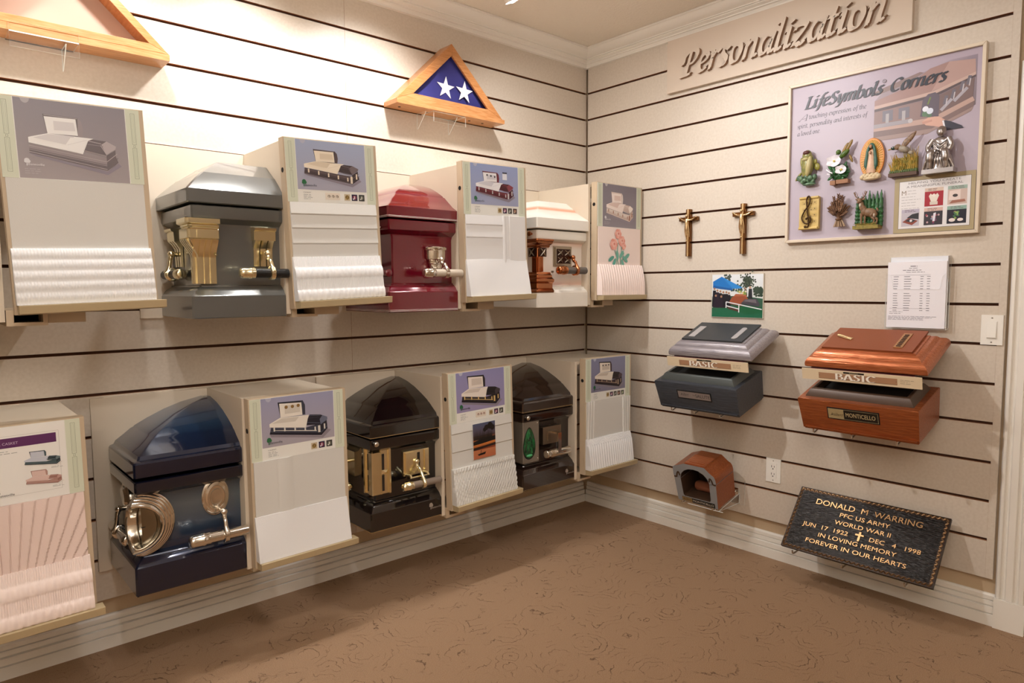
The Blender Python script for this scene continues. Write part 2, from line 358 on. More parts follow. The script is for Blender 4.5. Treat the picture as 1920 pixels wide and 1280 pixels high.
# ------------------------------------------------------------------ room
XE, YE, ZC = -5.6, -5.0, 2.70
SP = .1524
GZ = [2.623-k*SP for k in range(0, 17)]          # groove heights, GZ[1]=2.4706 ... GZ[16]=.1846
def carpet():
    m = mat('brown_carpet', '9c7657', .95); nt = m.node_tree; p = nt.nodes['Principled BSDF']; L = nt.links.new
    N = lambda t: nt.nodes.new(t)
    tc = N('ShaderNodeTexCoord')
    fine = N('ShaderNodeTexNoise'); fine.inputs['Scale'].default_value = 420; fine.inputs['Detail'].default_value = 2
    L(tc.outputs['Object'], fine.inputs['Vector'])
    # scalloped swirls carved in the pile: broken rings round scattered centres
    wob = N('ShaderNodeTexNoise'); wob.inputs['Scale'].default_value = 40; wob.inputs['Detail'].default_value = 4
    L(tc.outputs['Object'], wob.inputs['Vector'])
    mx = N('ShaderNodeMixRGB'); mx.blend_type = 'ADD'; mx.inputs[0].default_value = .035
    L(tc.outputs['Object'], mx.inputs[1]); L(wob.outputs['Color'], mx.inputs[2])
    vo = N('ShaderNodeTexVoronoi'); vo.inputs['Scale'].default_value = 6.5; L(mx.outputs[0], vo.inputs['Vector'])
    mul = N('ShaderNodeMath'); mul.operation = 'MULTIPLY'; mul.inputs[1].default_value = 40; L(vo.outputs['Distance'], mul.inputs[0])
    sn = N('ShaderNodeMath'); sn.operation = 'SINE'; L(mul.outputs[0], sn.inputs[0])
    ring = N('ShaderNodeMapRange'); ring.inputs[1].default_value = .93; ring.inputs[2].default_value = 1.; L(sn.outputs[0], ring.inputs[0])
    brk = N('ShaderNodeTexNoise'); brk.inputs['Scale'].default_value = 11; brk.inputs['Detail'].default_value = 5; L(tc.outputs['Object'], brk.inputs['Vector'])
    bm_ = N('ShaderNodeMapRange'); bm_.inputs[1].default_value = .47; bm_.inputs[2].default_value = .6; L(brk.outputs['Fac'], bm_.inputs[0])
    ln = N('ShaderNodeMath'); ln.operation = 'MULTIPLY'; L(ring.outputs[0], ln.inputs[0]); L(bm_.outputs[0], ln.inputs[1])
    ra = N('ShaderNodeValToRGB'); ra.color_ramp.elements[0].position = .3; ra.color_ramp.elements[1].position = .7
    ra.color_ramp.elements[0].color = lin('8e7054')+(1,); ra.color_ramp.elements[1].color = lin('b18f70')+(1,)
    L(fine.outputs['Fac'], ra.inputs[0])
    m2 = N('ShaderNodeMixRGB'); m2.inputs[2].default_value = lin('5a3d28')+(1,); L(ra.outputs[0], m2.inputs[1])
    sc = N('ShaderNodeMath'); sc.operation = 'MULTIPLY'; sc.inputs[1].default_value = .75; L(ln.outputs[0], sc.inputs[0]); L(sc.outputs[0], m2.inputs[0])
    L(m2.outputs[0], p.inputs['Base Color'])
    h = N('ShaderNodeMath'); h.operation = 'MULTIPLY_ADD'; h.inputs[1].default_value = -2.2; L(ln.outputs[0], h.inputs[0]); L(fine.outputs['Fac'], h.inputs[2])
    b = N('ShaderNodeBump'); b.inputs['Strength'].default_value = .6; b.inputs['Distance'].default_value = .006
    L(h.outputs[0], b.inputs['Height']); L(b.outputs[0], p.inputs['Normal'])
    return m
def struct(o): o['kind'] = 'structure'; return o
b = B(); b.box(XE, .04, YE, .04, -.05, 0); struct(b.build('floor', carpet()))
b = B(); b.box(XE, .04, YE, .04, ZC, ZC+.05); struct(b.build('ceiling', M_['ceil']))
SLM = [M_['laminate'], M_['mdf']]
def slat_left(P, x0, x1, z0, z1): b = B(); b.box(x0, x1, 0, .0118, z0, z1, (1, 1, 0, 1, 1, 1)); b.build('slat', SLM, P, bev=.0009)
b = B(); b.box(XE, .04, .02, .1, 0, ZC); b.k = 1; b.box(XE, 0, .0119, .0199, .1846, 2.69); b.k = 0
wl = struct(b.build('wall_left', [M_['paint'], M_['groove']], fix=False))
G2 = .0055
for k in range(16):
    z1 = GZ[k]-(G2 if k else -.06); z0 = GZ[k+1]+(G2 if k < 15 else 0)
    for x0, x1 in ((-1.5815, -.0005), (-4.02, -1.5825), (XE, -4.021)): slat_left(wl, x0, x1, z0, z1)
b = B(); b.box(.02, .1, -2.15, .02, 0, ZC); b.box(.02, .1, YE, -3.05, 0, ZC); b.box(.02, .1, -3.05, -2.15, 2.1, ZC)
b.k = 1; b.box(.0119, .0199, -2.128, 0, .1846, 2.69); b.k = 0
wr = struct(b.build('wall_right', [M_['paint'], M_['groove']], fix=False))
for k in range(16):
    z1 = GZ[k]-(G2 if k else -.06); z0 = GZ[k+1]+(G2 if k < 15 else 0)
    b = B(); b.box(0, .0118, -2.105, -.0125, z0, z1, (1, 1, 1, 1, 0, 1)); b.build('slat', SLM, wr, bev=.0009)
b = B(); b.box(0, .0118, -2.13, -2.1052, .1846, 2.68); b.build('slat_end_strip', M_['laminate'], wr, bev=.0009)
b = B(); b.box(XE, .04, YE-.06, YE, 0, ZC); struct(b.build('wall_back', M_['laminate']))
b = B(); b.box(XE-.06, XE, YE, .04, 0, ZC); struct(b.build('wall_far', M_['laminate']))
BP = [(0, .122), (.008, .121), (.013, .115), (.013, .1), (.008, .099), (.008, .0965), (.0165, .0955), (.0165, .079), (.011, .078), (.011, .0755), (.0235, .0735), (.0235, .05), (.017, .049), (.017, .0465), (.027, .045), (.027, 0), (0, 0)]
b = B(); b.pyz([(.02-d, z) for d, z in BP], XE, 0-.007); struct(b.build('baseboard_left', M_['white'], sm=30))
b = B(); b.solid([(.02-d, z) for d, z in BP], lambda u, v, t: (u, t, v), -2.139, -.0075); struct(b.build('baseboard_right', M_['white'], sm=30))
CP = [(0, 2.699), (.098, 2.699), (.098, 2.69), (.092, 2.688), (.086, 2.678), (.076, 2.668), (.064, 2.66), (.05, 2.655), (.05, 2.65), (.042, 2.65), (.042, 2.646), (.036, 2.641), (.028, 2.638), (.028, 2.632), (.02, 2.63), (.014, 2.622), (.014, 2.614), (0, 2.612)]
b = B(); n = len(CP)
b.add([(XE, -d, z) for d, z in CP]+[(-d, -d, z) for d, z in CP], [(i, (i+1) % n, n+(i+1) % n, n+i) for i in range(n)]); struct(b.build('trim_1', M_['white'], sm=35))
b = B(); b.add([(-d, YE, z) for d, z in CP]+[(-d, -d, z) for d, z in CP], [(i, (i+1) % n, n+(i+1) % n, n+i) for i in range(n)]); struct(b.build('trim_2', M_['white'], sm=35))
# fluted door casing with its plinth block
b = B()
fl = [(0, 0), (0, -.012), (.006, -.02), (.016, -.023), (.02, -.016), (.026, -.014), (.032, -.016), (.036, -.023), (.058, -.025), (.062, -.018), (.068, -.016), (.074, -.018), (.078, -.025), (.092, -.025), (.096, -.015), (.096, 0)]
b.solid([(.02+y*1.2, -2.139-x) for x, y in fl], lambda u, v, t: (u, v, t), .118, 2.14)
t3 = struct(b.build('trim_3', M_['white'], sm=25))
b = B(); b.box(-.014, .02, -2.238, -2.139, 0, .117); b.build('plinth_block', M_['white'], t3, bev=.002)
b = B(); b.box(.05, .09, -3.05, -2.236, 0, 2.1); struct(b.build('door_1', M_['white']))
# ------------------------------------------------------------------ display stands along the left wall
PW, PH = .375, .585
# key: side board x, level (0 low, 1 high), panel top-left (x, z), roll in degrees
U = {'U0': (-2.905, 1, -2.890, 1.867, 2.0), 'U1': (-2.052, 1, -2.066, 1.865, 2.3), 'U2': (-1.262, 1, -1.268, 1.874, 1.5), 'U3': (-.408, 1, -.390, 1.871, 0.),
     'L0': (-3.09, 0, -3.091, .936, .9), 'L1': (-2.228, 0, -2.222, .937, .7), 'L2': (-1.366, 0, -1.360, .953, 1.6), 'L3': (-.508, 0, -.475, .953, 0.)}
SL = {'U0': 'beige stand at the top left holding the grey card of a silver casket',
      'U1': 'beige stand between the grey and the red casket corners, its panel tipped',
      'U2': 'beige stand between the red and the white casket corners',
      'U3': 'beige stand in the room corner, upper row, right of the white casket corner',
      'L0': 'beige stand at the lower left edge holding a text card with a purple band',
      'L1': 'beige stand right of the navy blue casket corner, lower row',
      'L2': 'beige stand between the black and the brown casket corners, lower row',
      'L3': 'beige stand in the room corner, lower row, right of the brown casket corner'}
PANEL = {}
for k, (xs, up, px, pz, rl) in U.items():
    zb, zt = (1.232, 1.862) if up else (.312, .936)
    root = thing('display_stand', SL[k], 'display stand', (xs, -.2, zb), group='casket display stands', world=True)
    b = B(); b.box(xs, xs+.016, -.388, -.0005, zb, zt); b.build('side_board', M_['board'], root, bev=.001)
    b = B(); b.box(xs-.4, xs-.0005, -.014, -.0005, zb-.015, zt-.001); b.build('back_board', M_['board'], root, bev=.001)
    b = B(); b.box(xs+.0165, min(xs+.37, -.012), -.388, -.0005, zt-.014, zt); b.build('top_board', M_['board'], root, bev=.001)
    b = B(); x0, x1, z0, z1 = xs+.018, xs+.118, zb-.012, zb+.034   # hollow mounting tube under the panel
    for a in ((x0, x1, z0, z0+.01), (x0, x1, z1-.008, z1), (x0, x0+.018, z0+.01, z1-.008), (x1-.012, x1, z0+.01, z1-.008)): b.box(a[0], a[1], -.395, -.0005, a[2], a[3])
    tb = b.build('mounting_tube', M_['frame'], root)
    b = B(); b.box(x0+.018, x1-.012, -.3, -.28, z0+.01, z1-.008); b.build('tube_shade', M_['dark'], tb)  # dark block painted in for the shade inside the hollow tube
    b = B(); b.box(x1+.004, x1+.1, -.372, -.36, zb-.006, zb+.05); b.build('support_plate', M_['frame'], root)
    b = B(); b.box(x1-.008, x1+.012, -.398, -.374, zb+.036, zb+.044); b.build('hinge', M_['gold'], root)
    b = B(); b.box(0, PW, 0, .038, -PH-.03, 0)
    pn = b.build('panel', M_['frame'], None, bev=.0015)
    pn.parent = root; pn.location = (px-xs, -.43+.2, pz-zb); pn.rotation_euler = (0, -R(rl), 0)
    b = B(); b.pyz([(-.001, -PH-.031), (-.042, -PH-.027), (-.046, -PH-.003), (-.001, -PH-.003)], .006, PW+.014 if k != 'U3' else PW-.006); b.build('ledge', M_['ledge'], pn, bev=.0012)
    b = B(); b.lathe([(.0092, 0), (.0092, .0008)], (-.0002, .019, -.115), (-1, 0, 0), 16); b.build('finger_hole', M_['dark'], pn)
    b = B(); b.box(PW+.0002, PW+.0012, .012, .03, -PH*.75, -PH*.36); b.build('edge_channel', M_['dark'], pn)
    PANEL[k] = ((px, -.43, pz), (0, -R(rl), 0))

# ------------------------------------------------------------------ picture cards
def P2(s): return [tuple(float(c)/100 for c in p.split(',')) for p in s.split()]
PA = {'shadow': "9,33 79,15 90,27 93,23 79,10 15,29", 'lid': "24,85 55,84 58,79 59,69 58,59 54,59 27,59", 'ledge': "55,84 58,79 59,69 58,59 54,59", 'lin': "25,82 53,82 54,60 27,60", 'lin2': "33,77 51,77 52,66 33,65",
      'body': "11,45 57,36 79,33 79,16 10,33", 'base': "10,37 79,22 79,16 10,33", 'end': "79,36 88,45 88,36 90,28 79,16", 'rim': "10,53 12,54 27,60 68,58 63,55 57,36 10,46", 'inner': "14,53 27,59 51,59 43,47",
      'blanket': "42,47 47,57 68,58 63,55 59,47 57,36 41,40", 'foot': "58,42 60,52 67,57 80,56 89,50 88,46 79,37", 'footside': "75,51 80,56 89,50 88,46 79,37"}
PB = {'shadow': "10,26 81,6 90,20 95,17 83,2 12,21", 'lid': "22,92 54,90 56,90 59,80 59,72 59,59 25,59", 'ledge': "54,90 56,90 59,80 59,72 59,59 55,59", 'lin': "24,89 54,86 55,59 25,59", 'lin2': "31,84 52,83 52,66 31,66",
      'body': "12,42 59,30 81,35 81,10 10,28 11,34", 'base': "11,33 81,16 81,8 10,27", 'end': "80,32 89,41 90,21 81,8", 'rim': "10,49 24,59 64,57 62,49 59,30 10,42", 'inner': "13,49 26,57 50,56 46,47",
      'blanket': "44,46 50,56 64,57 62,49 59,30 44,34", 'foot': "60,35 62,49 65,57 80,54 90,47 90,41 80,32", 'footside': "79,44 83,52 90,47 90,41 80,32", 'bar': "16,35 74,21 74,19 16,34"}
def casket_print(p, D, x0, x1, z0, z1, dark, mid, lite, lining, shade, hw, L=3, bg='7a7480', squash=1.):
    T = lambda s: [(x0+(x1-x0)*a, z0+(z1-z0)*b*squash) for a, b in P2(s)]
    for key, col, l in (('shadow', bg, 0), ('lid', dark, 1), ('ledge', mid, 2), ('lin', lining, 2), ('lin2', shade, 3), ('body', mid, 1), ('base', dark, 2), ('end', dark, 2),
                        ('foot', dark, 4), ('footside', lite, 5), ('rim', lining, 4), ('inner', shade, 5), ('blanket', lining, 6)):
        p.poly(T(D[key]), col, L+l)
    X = lambda a, b: (x0+(x1-x0)*a, z0+(z1-z0)*b*squash)
    if D is PA:
        for a, q, c_, l in (((.10, .425), (.79, .28), lite, 4), ((.10, .385), (.79, .235), dark, 4), ((.79, .28), (.895, .40), lite, 4), ((.79, .225), (.90, .34), dark, 4), ((.10, .345), (.79, .175), lite, 4), ((.25, .84), (.545, .83), lite, 3)): p.line(X(*a), X(*q), .0016, c_, L+l)
        p.line(X(.74, .5), X(.79, .38), .0016, lite, L+7); p.line(X(.63, .545), X(.75, .52), .002, lite, L+6); p.line(X(.44, .47), X(.62, .555), .001, shade, L+7)
    else:
        for a, q, c_, l in (((.12, .40), (.59, .285), lite, 2), ((.11, .325), (.81, .15), lite, 4), ((.81, .15), (.90, .28), lite, 4), ((.64, .55), (.80, .525), lite, 6), ((.24, .91), (.54, .89), mid, 3)): p.line(X(*a), X(*q), .0012, c_, L+l)
    p.line(X(.58, .415), X(.79, .355), .0016, lite, L+6); p.line(X(.62, .5), X(.77, .49), .0014, mid, L+6)
    if hw:
        for i in range(5):
            t = i/4; a = X(.16+.56*t, (.40-.135*t) if D is PA else (.37-.115*t)); p.rect(a[0]-.0028, a[0]+.0028, a[1]-.008, a[1]+.006, hw, L+7)
        if D is PB: p.poly(T(D['bar']), hw, L+8)
        a = X(.775, .255 if D is PA else .235); p.rect(a[0]-.004, a[0]+.005, a[1]-.014, a[1]+.012, hw, L+8)
        a = X(.855, .33 if D is PA else .27); p.rect(a[0]-.003, a[0]+.003, a[1]-.01, a[1]+.01, hw, L+8)
def logo(p, x, z, h, col, col2, L=4):
    p.disc(x+h*.3, z+h*.78, h*.3, col, L); p.disc(x+h*.48, z+h*.66, h*.2, col, L); p.disc(x+h*.15, z+h*.62, h*.17, col, L)
    p.poly([(x+h*.2, z+h*.1), (x+h*.34, z+h*.1), (x+h*.36, z+h*.7), (x+h*.26, z+h*.7)], col, L)
    p.text('Batesville', x+h*.42, z+h*.16, h*.3, col2, L+1, w=h*1.75)
CL = {'U0': ('grey picture card of a silver casket in the top left stand', PA, ('a39a9c', '8c868e'), ('6f666a', '9a9094', 'b5abae', 'f0efef', 'd9d6d8', None), 0, 1.),
      'U1': ('picture card of a dark bronze casket with cream lining, left of the red casket', PA, ('a9a7b6', 'a3aecb'), ('42373a', '5a4d50', '75686b', 'efe3cf', 'dccdb6', 'e8d9c4'), 4, .80),
      'U2': ('picture card of a cherry red casket with white lining, right of the red casket corner', PA, ('9fa4c0', '93a0c8'), ('4a1822', '6a2530', '87404a', 'e9e7ea', 'cfcdd4', 'c9c3c6'), 4, .80),
      'U3': ('grey picture card of a white and pink casket, above the embroidered roses', PA, ('8d868f', '7b7480'), ('c9b3aa', 'ded2cb', 'ece2dc', 'f0e2dc', 'dcc4bc', 'a06a50'), 0, 1.),
      'L0': ('text card with a purple band and two small casket pictures, lower left edge', None, None, None, 0, 1.),
      'L1': ('picture card of a navy casket with three round emblems in its lid', PB, ('a9a2ab', '9a9bb8'), ('20202c', '3c3e4c', '666c80', 'e6e0d6', 'd0c9be', 'd8d4cc'), 3, .80),
      'L2': ('picture card of a black casket with gold fittings, above the canoe picture', PB, ('9a90b4', '8e8cb8'), ('1c181c', '2e282c', '443c40', 'e8dfd6', 'cfc4ba', 'd8b878'), 6, .80),
      'L3': ('picture card of a brown casket with five small pictures, lower corner stand', PB, ('7f7c92', '8587a4'), ('241a1e', '3c2a2e', '54424a', 'e6dccf', 'cdc0b2', 'b09a84'), 5, .80)}
def thumbs(p, x, z, s, n):
    cols = [('c8b89a', '7a5f30', 'a08850'), ('2c2440', '8a3a50', 'e4e4ea'), ('3a3a38', '6a6a5c', 'd8d8d0'), ('3c3230', '8d5a4a', 'd0c0a8'), ('40423c', '7a8a60', 'e0d8c8')]
    for i in range(n):
        a, c, d = cols[i % 5]; q = x-(n-i)*s*1.28
        p.rect(q, q+s, z, z+s, a, 3); p.disc(q+s*.5, z+s*.5, s*.34, c, 4); p.rect(q+s*.42, q+s*.58, z+s*.3, z+s*.72, d, 5); p.disc(q+s*.3, z+s*.28, s*.12, d, 5, 8)
for k, (lab, D, bg, cc, nt, vz) in CL.items():
    loc, rot = PANEL[k]
    t = thing('picture_card', lab, 'card', loc, rot, 'casket picture cards')
    b = B(); b.box(.004, .363, -.0022, -.0002, -.228, -.003); b.build('sheet', M_['card'], t)
    p = Pr(-.0022); x0, x1, zt, zb = .044, .323, -.004, -.227
    for xa in (.004, .325):                                     # pale green printed side bands with their thin ornament
        p.rect(xa, xa+.038, -.228, -.003, 'd3d8c4', 1)
        for za, ze in ((-.212, -.118), (-.108, -.014)):
            p.outline(xa+.013, xa+.025, za, ze, .0009, '8f977e', 2); p.outline(xa+.0165, xa+.0215, za+.006, ze-.004, .0006, 'a8b098', 2)
        p.outline(xa+.016, xa+.022, -.116, -.110, .0008, '8f977e', 2)
    if D:
        zp = zt-(zt-zb)*vz
        p.rect(x0, x1, zp, zt, bg, 1)
        casket_print(p, D, x0, x1, zp, zt, *cc[:5], cc[5], bg='8b838c' if D is PB else '8f8794', squash=.97)
        p.poly([(x0+.028+.011*math.cos(a), zt+.0+.014*math.sin(a)) for a in [math.pi+math.pi*i/8 for i in range(9)]], 'b0aab0' if vz == 1 else 'b4b6c8', 2)
        if nt:
            logo(p, x0+.016, zp+.008, .026, '2c6a44', '3a4048', 13)
            p.text('CASKET', x0+.02, zp-.012, .0034, '333333', 2, w=.03); p.greek(x0+.02, zp-.018, .042, 4, .0052, .0016, '9a9a9a')
            if k in ('U1', 'L2'):
                nt = 3; p.rect(x0+.105, x0+.165, zp-.034, zp-.008, 'e3d9cb', 2)
                for i in range(3): p.disc(x0+.12+i*.0165, zp-.021, .0055, '7a6a58' if k == 'U1' else '8a4a3a', 3); p.rect(x0+.117+i*.0165, x0+.121+i*.0165, zp-.026, zp-.018, 'd8d0c4', 4)
            thumbs(p, x1-.004, zp-.034, .024, min(nt, 5))
            if k == 'U2': p.rect(x0+.185, x0+.212, zt-.062, zt-.03, 'dfe2ec', 2); p.rect(x0+.185, x0+.212, zt-.034, zt-.028, '2a2c40', 3)
            if k in ('U2', 'L1', 'L3'):
                for i in range(3): p.disc(x0+.279*((.335, .415, .495) if D is PA else (.33, .415, .495))[i], zp+(zt-zp)*((.735, .72, .705) if D is PA else (.775, .775, .78))[i], .0062 if k == 'L1' else .0045, '8a6a3c' if k == 'L1' else '2c3038', 9)
        else: logo(p, x0+.013, zp+.032, .022, 'dcdade', 'e4e2e6', 13); p.greek(x0+.013, zp+.026, .05, 3, .006, .0012, 'b9b3b8')
    else:
        p.rect(x0, x1, zb, zt, 'eceae6', 1); p.outline(.03, x1-.015, -.205, -.03, .0007, 'b8b4ae', 2)
        p.rect(x0, x1-.022, -.064, -.036, '5c2a5e', 2); p.text('GE STEEL CASKET', x0+.165, -.055, .0072, 'c9b4cc', 3, al='r')
        p.greek(x0+.04, -.074, .14, 2, .006, .0014, '8a8a8a'); p.greek(x0+.04, -.1, .1, 4, .018, .0016, '6e6e6e')
        for (za, dk, md, lt, ln) in ((-.135, '26343c', '44565c', '6a7c80', 'c4c8d4'), (-.192, '9a7068', 'b08a80', 'c29c94', 'dcc0b8')):
            casket_print(p, PB, x0+.165, x0+.275, za, za+.056, dk, md, lt, ln, ln, None, bg='dedbd6'); p.greek(x0+.24, za-.002, .03, 2, .003, .001, '999999')
        logo(p, x0+.1, -.206, .022, '2a2a30', '2a2a30')
    p.build('print', t)

# ------------------------------------------------------------------ lining samples
def sheet(b, fn, x0, x1, z0, z1, nu, nv, back=-.0006):   # fn(u, v)->bulge towards the room; v runs down
    h = lambda u, v: back if u <= 0 or u >= 1 or v <= 0 or v >= 1 else -fn(u, v)
    us = [0]+[1e-4+i/nu*(1-2e-4) for i in range(nu+1)]+[1]; vs = [0]+[1e-4+j/nv*(1-2e-4) for j in range(nv+1)]+[1]
    w_ = len(us)
    b.add([(x0+(x1-x0)*u, h(u, v), z1+(z0-z1)*v) for v in vs for u in us], [(j*w_+i, j*w_+i+1, (j+1)*w_+i+1, (j+1)*w_+i) for j in range(len(vs)-1) for i in range(w_-1)])
def rip(u, n, seed=0): return .5+.5*math.sin(2*math.pi*(u*n+.25*math.sin(u*n*.37+seed)+seed))
def ruffle(kind):
    def f(u, v):
        bul = .008+.022*v+.004*math.sin(math.pi*v)
        if kind == 'shirred':       # even rows of small gathers
            r = v*5.2; row = int(r); fr = r-row; return bul+.0045*math.sin(math.pi*fr)*(.4+.6*rip(u, 46, row*.37))
        if kind == 'banded':        # narrow gathered bands between loose ones
            fr = v*4; row = int(fr); fr -= row
            if row % 2 == 0: return bul+.0022*rip(u, 62, .1*row)
            return bul+.0015+.0065*math.sin(math.pi*fr)**.6*(.45+.55*rip(u, 17, row*.3))
        if kind == 'crinkled': return bul+.003*rip(u, 40+8*math.sin(v*5), v*1.3)+.0025*rip(u+v*.2, 23, v*2.1)+(.003 if v < .12 else 0)
        if kind == 'rib': return bul+.006*math.sin(math.pi*min(v*1.05, 1))*.5+.0055*rip(u, 19, 0)
        if kind == 'pleated': return bul+(.003*rip(u, 60, v*3) if v < .22 else .0065*rip(u, 21, .2*math.sin(v*3)))
        if kind == 'flap': return .0065+.028*v+.0012*math.sin(u*5+v*3)
    return f
LIN = {'U0': ('white', 'shirred', 'plain off-white lining sample over an evenly shirred ruffle, top left stand', 'fabric', 'fabricw'),
       'U1': ('pleats', 'banded', 'cream lining sample with three level pleats over a banded ruffle, left of the red casket', 'fabric', 'fabricw'),
       'U2': ('tailored', 'flap', 'white tailored lining sample with a plain white flap, right of the red casket corner', 'fabricw', 'fabricw'),
       'U3': ('rose', 'rib', 'pale pink lining sample with embroidered pink roses over a ribbed ruffle', 'fabricpw', 'fabricpw'),
       'L0': ('sun', 'banded', 'pink sunburst-pleated lining sample over a pink ruffle, lower left edge', 'fabricp', 'fabricpw'),
       'L1': ('fold', 'flap', 'plain white lining sample with one upright fold, right of the navy casket', 'fabric', 'fabricw'),
       'L2': ('pleats2', 'crinkled', 'cream pleated lining sample with a picture of a canoe at sunset', 'fabric', 'fabric'),
       'L3': ('drape', 'pleated', 'ivory lining sample with curtain folds at both sides, lower corner stand', 'fabric', 'fabricw')}
def upper(kind):
    def f(u, v):
        y = .003
        if kind in ('pleats', 'pleats2'):
            s = [0, .13, .29, .46, 1] if kind == 'pleats' else [0, .14, .38, .62, 1]
            for a, c in zip(s, s[1:]):
                if a <= v < c and c < 1: y += .0055*(v-a)/(c-a)
            if kind == 'pleats' and v > .46: y += .0004
        if kind == 'tailored':
            if u < .6:
                for a, c in ((0, .14), (.14, .31), (.31, .75)):
                    if a <= v < c: y += .004*(v-a)/(c-a)
            elif u < .66: y += .006*math.sin(math.pi*(u-.6)/.06)**.5
            else: y += .001+.0025*(u > .72)
        if kind == 'fold': y += .0038*max(0, math.sin(math.pi*(u-.24)/.17))**.6 if .24 < u < .41 else (.002 if u < .24 else 0)
        if kind == 'sun':
            a = math.atan2(u-.40, 1.2-v*.72); t = (a*14) % 1; y += .0075*(t if t < .85 else (1-t)*5.6)
        if kind == 'drape':
            d = min(u, 1-u); d += .03*v
            if d < .17: y += .002+.005*rip(d, 17, .2)
        if kind in ('white', 'rose'): y += .0012*math.sin(u*4+v*2)
        return y
    return f
SPL = -.4265
for k, (up, lo, lab, m1, m2) in LIN.items():
    loc, rot = PANEL[k]
    t = thing('lining_sample', lab, 'fabric sample', loc, rot, 'casket lining samples')
    b = B(); sheet(b, upper(up), .009, .360, -PH+.03, -.2285, 110 if up in ('sun', 'tailored', 'fold', 'drape') else 24, 64); b.build('lining_panel', M_[m1], t, sm=35)
    nm = 'flap' if lo == 'flap' else 'ruffle'
    b = B(); sheet(b, ruffle(lo), .004, .364, -PH-.0022, SPL, 20 if lo == 'flap' else 240, 24 if lo == 'flap' else 40); b.build(nm, M_[m2], t, sm=60)
    if up == 'rose':
        p = Pr(-.0062, .0004)
        for a, c in (((.155, -.425), (.165, -.31)), ((.185, -.425), (.195, -.33)), ((.172, -.425), (.14, -.35)), ((.2, -.42), (.215, -.36))): p.line(a, c, .005, '5f9a86', 1)
        for x, z, a in ((.11, -.395, .5), (.135, -.415, 1.1), (.225, -.395, 2.5), (.205, -.42, 2.), (.16, -.375, 1.7), (.195, -.37, .9), (.24, -.38, .6)):
            p.poly([(x+.026*math.cos(a)*math.cos(q)-.011*math.sin(a)*math.sin(q), z+.026*math.sin(a)*math.cos(q)+.011*math.cos(a)*math.sin(q)) for q in [i*math.pi/5 for i in range(10)]], '6fb0a0' if x > .15 else '58a394', 2)
        for x, z, r_ in ((.165, -.262, .026), (.195, -.298, .027), (.13, -.318, .030), (.212, -.325, .018)):
            for i in range(6): a = i*1.047; p.disc(x+r_*.55*math.cos(a), z+r_*.55*math.sin(a), r_*.52, ('e59a8c', 'eeb1a4')[i % 2], 3)
            p.disc(x, z, r_*.5, 'f2c2b6', 4); p.disc(x+.003, z+.002, r_*.25, 'dd8a7c', 5)
        p.build('rose_embroidery', t)
    if up == 'pleats2':
        b = B(); b.box(.122, .252, -.0125, -.0108, -.405, -.243); fr = b.build('picture_panel', M_['card'], t)
        p = Pr(-.0125); x0, x1 = .122, .252
        p.rect(x0, x1, -.30, -.243, ('5a4a52', '4d5674'), 1); p.rect(x0, x1, -.335, -.30, ('c8713a', '3a3034'), 1); p.rect(x0, x1, -.365, -.335, ('7a3020', 'd8823c'), 1); p.rect(x0, x1, -.405, -.365, ('b86a4a', 'c27a50'), 1)
        for i in range(26):
            x = x0+.002+i*.0042; p.poly([(x, -.318), (x+.005, -.318), (x+.0028, -.268-random.random()*.02)], '1c1614', 2)
        for x, z, r_ in ((.2, -.268, .013), (.222, -.262, .016), (.236, -.272, .013), (.19, -.276, .01)): p.disc(x, z, r_, '17120f', 3)
        p.poly([(x0, -.325), (.16, -.317), (x1, -.312), (x1, -.332), (.17, -.338), (x0, -.34)], '120e0c', 3)
        p.poly([(x0, -.352), (.19, -.349), (x1, -.344), (x1, -.356), (x0, -.364)], '2a1712', 3)
        p.poly([(.145, -.384), (.195, -.378), (.188, -.389), (.152, -.391)], '140d0c', 3); p.line((.163, -.385), (.167, -.367), .003, '140d0c', 3)
        p.build('picture_print', fr)
# ------------------------------------------------------------------ casket corner samples
def paint(name, hexc, rough=.22, metal=.25, coat=.8): return mat(name, hexc, rough, metal, coat)
BODY_HI = [(0, .092), (-.004, .098), (-.014, .106), (-.032, .113), (-.036, .119), (-.045, .121), (-.045, .31), (-.038, .326), (-.014, .341), (-.009, .347), (-.008, .384), (-.014, .389), (-.04, .391)]
def prof_body(base, rim0, rim1, body=-.045, flare=True):
    """(o, z above the casket's underside)"""
    p = [(-.003, 0), (0, .003), (0, base-.004), (-.003, base)]
    if flare: p += [(-.008, base+.004), (-.014, base+.014), (-.03, base+.026), (-.036, base+.029), (-.037, base+.033), (body, base+.035)]
    else: p += [(-.009, base+.008), (-.02, base+.014), (-.026, base+.02), (-.028, base+.026), (body, base+.03)]
    return p+[(body, rim0-.03), (body+.006, rim0-.016), (-.02, rim0-.004), (-.013, rim0+.001), (-.011, rim0+.006), (-.011, rim1-.003), (-.014, rim1), (-.045, rim1+.002)]
LID_HIP = [(-.045, .39), (.002, .391), (.006, .394), (.006, .437), (.002, .442), (-.035, .478), (-.068, .506), (-.072, .507), (-.14, .555), (-.146, .558), (-.30, .568)]       # flat topped
LID_DOME = [(-.045, .39), (-.002, .391), (0, .394), (0, .437), (-.005, .441), (-.03, .455), (-.06, .478), (-.092, .504), (-.1, .505), (-.106, .512), (-.15, .536), (-.2, .558), (-.26, .576), (-.32, .586)]
LID_HIGH = [(-.045, .387), (-.014, .389), (-.010, .392), (-.010, .436), (-.014, .442), (-.026, .446), (-.032, .458), (-.06, .478), (-.084, .497), (-.092, .5), (-.098, .506), (-.14, .528), (-.2, .555), (-.26, .575), (-.335, .590)]
def clampprof(prof, z0, dx): return [(max(o, -(dx-.012)), z0+z) for o, z in prof]
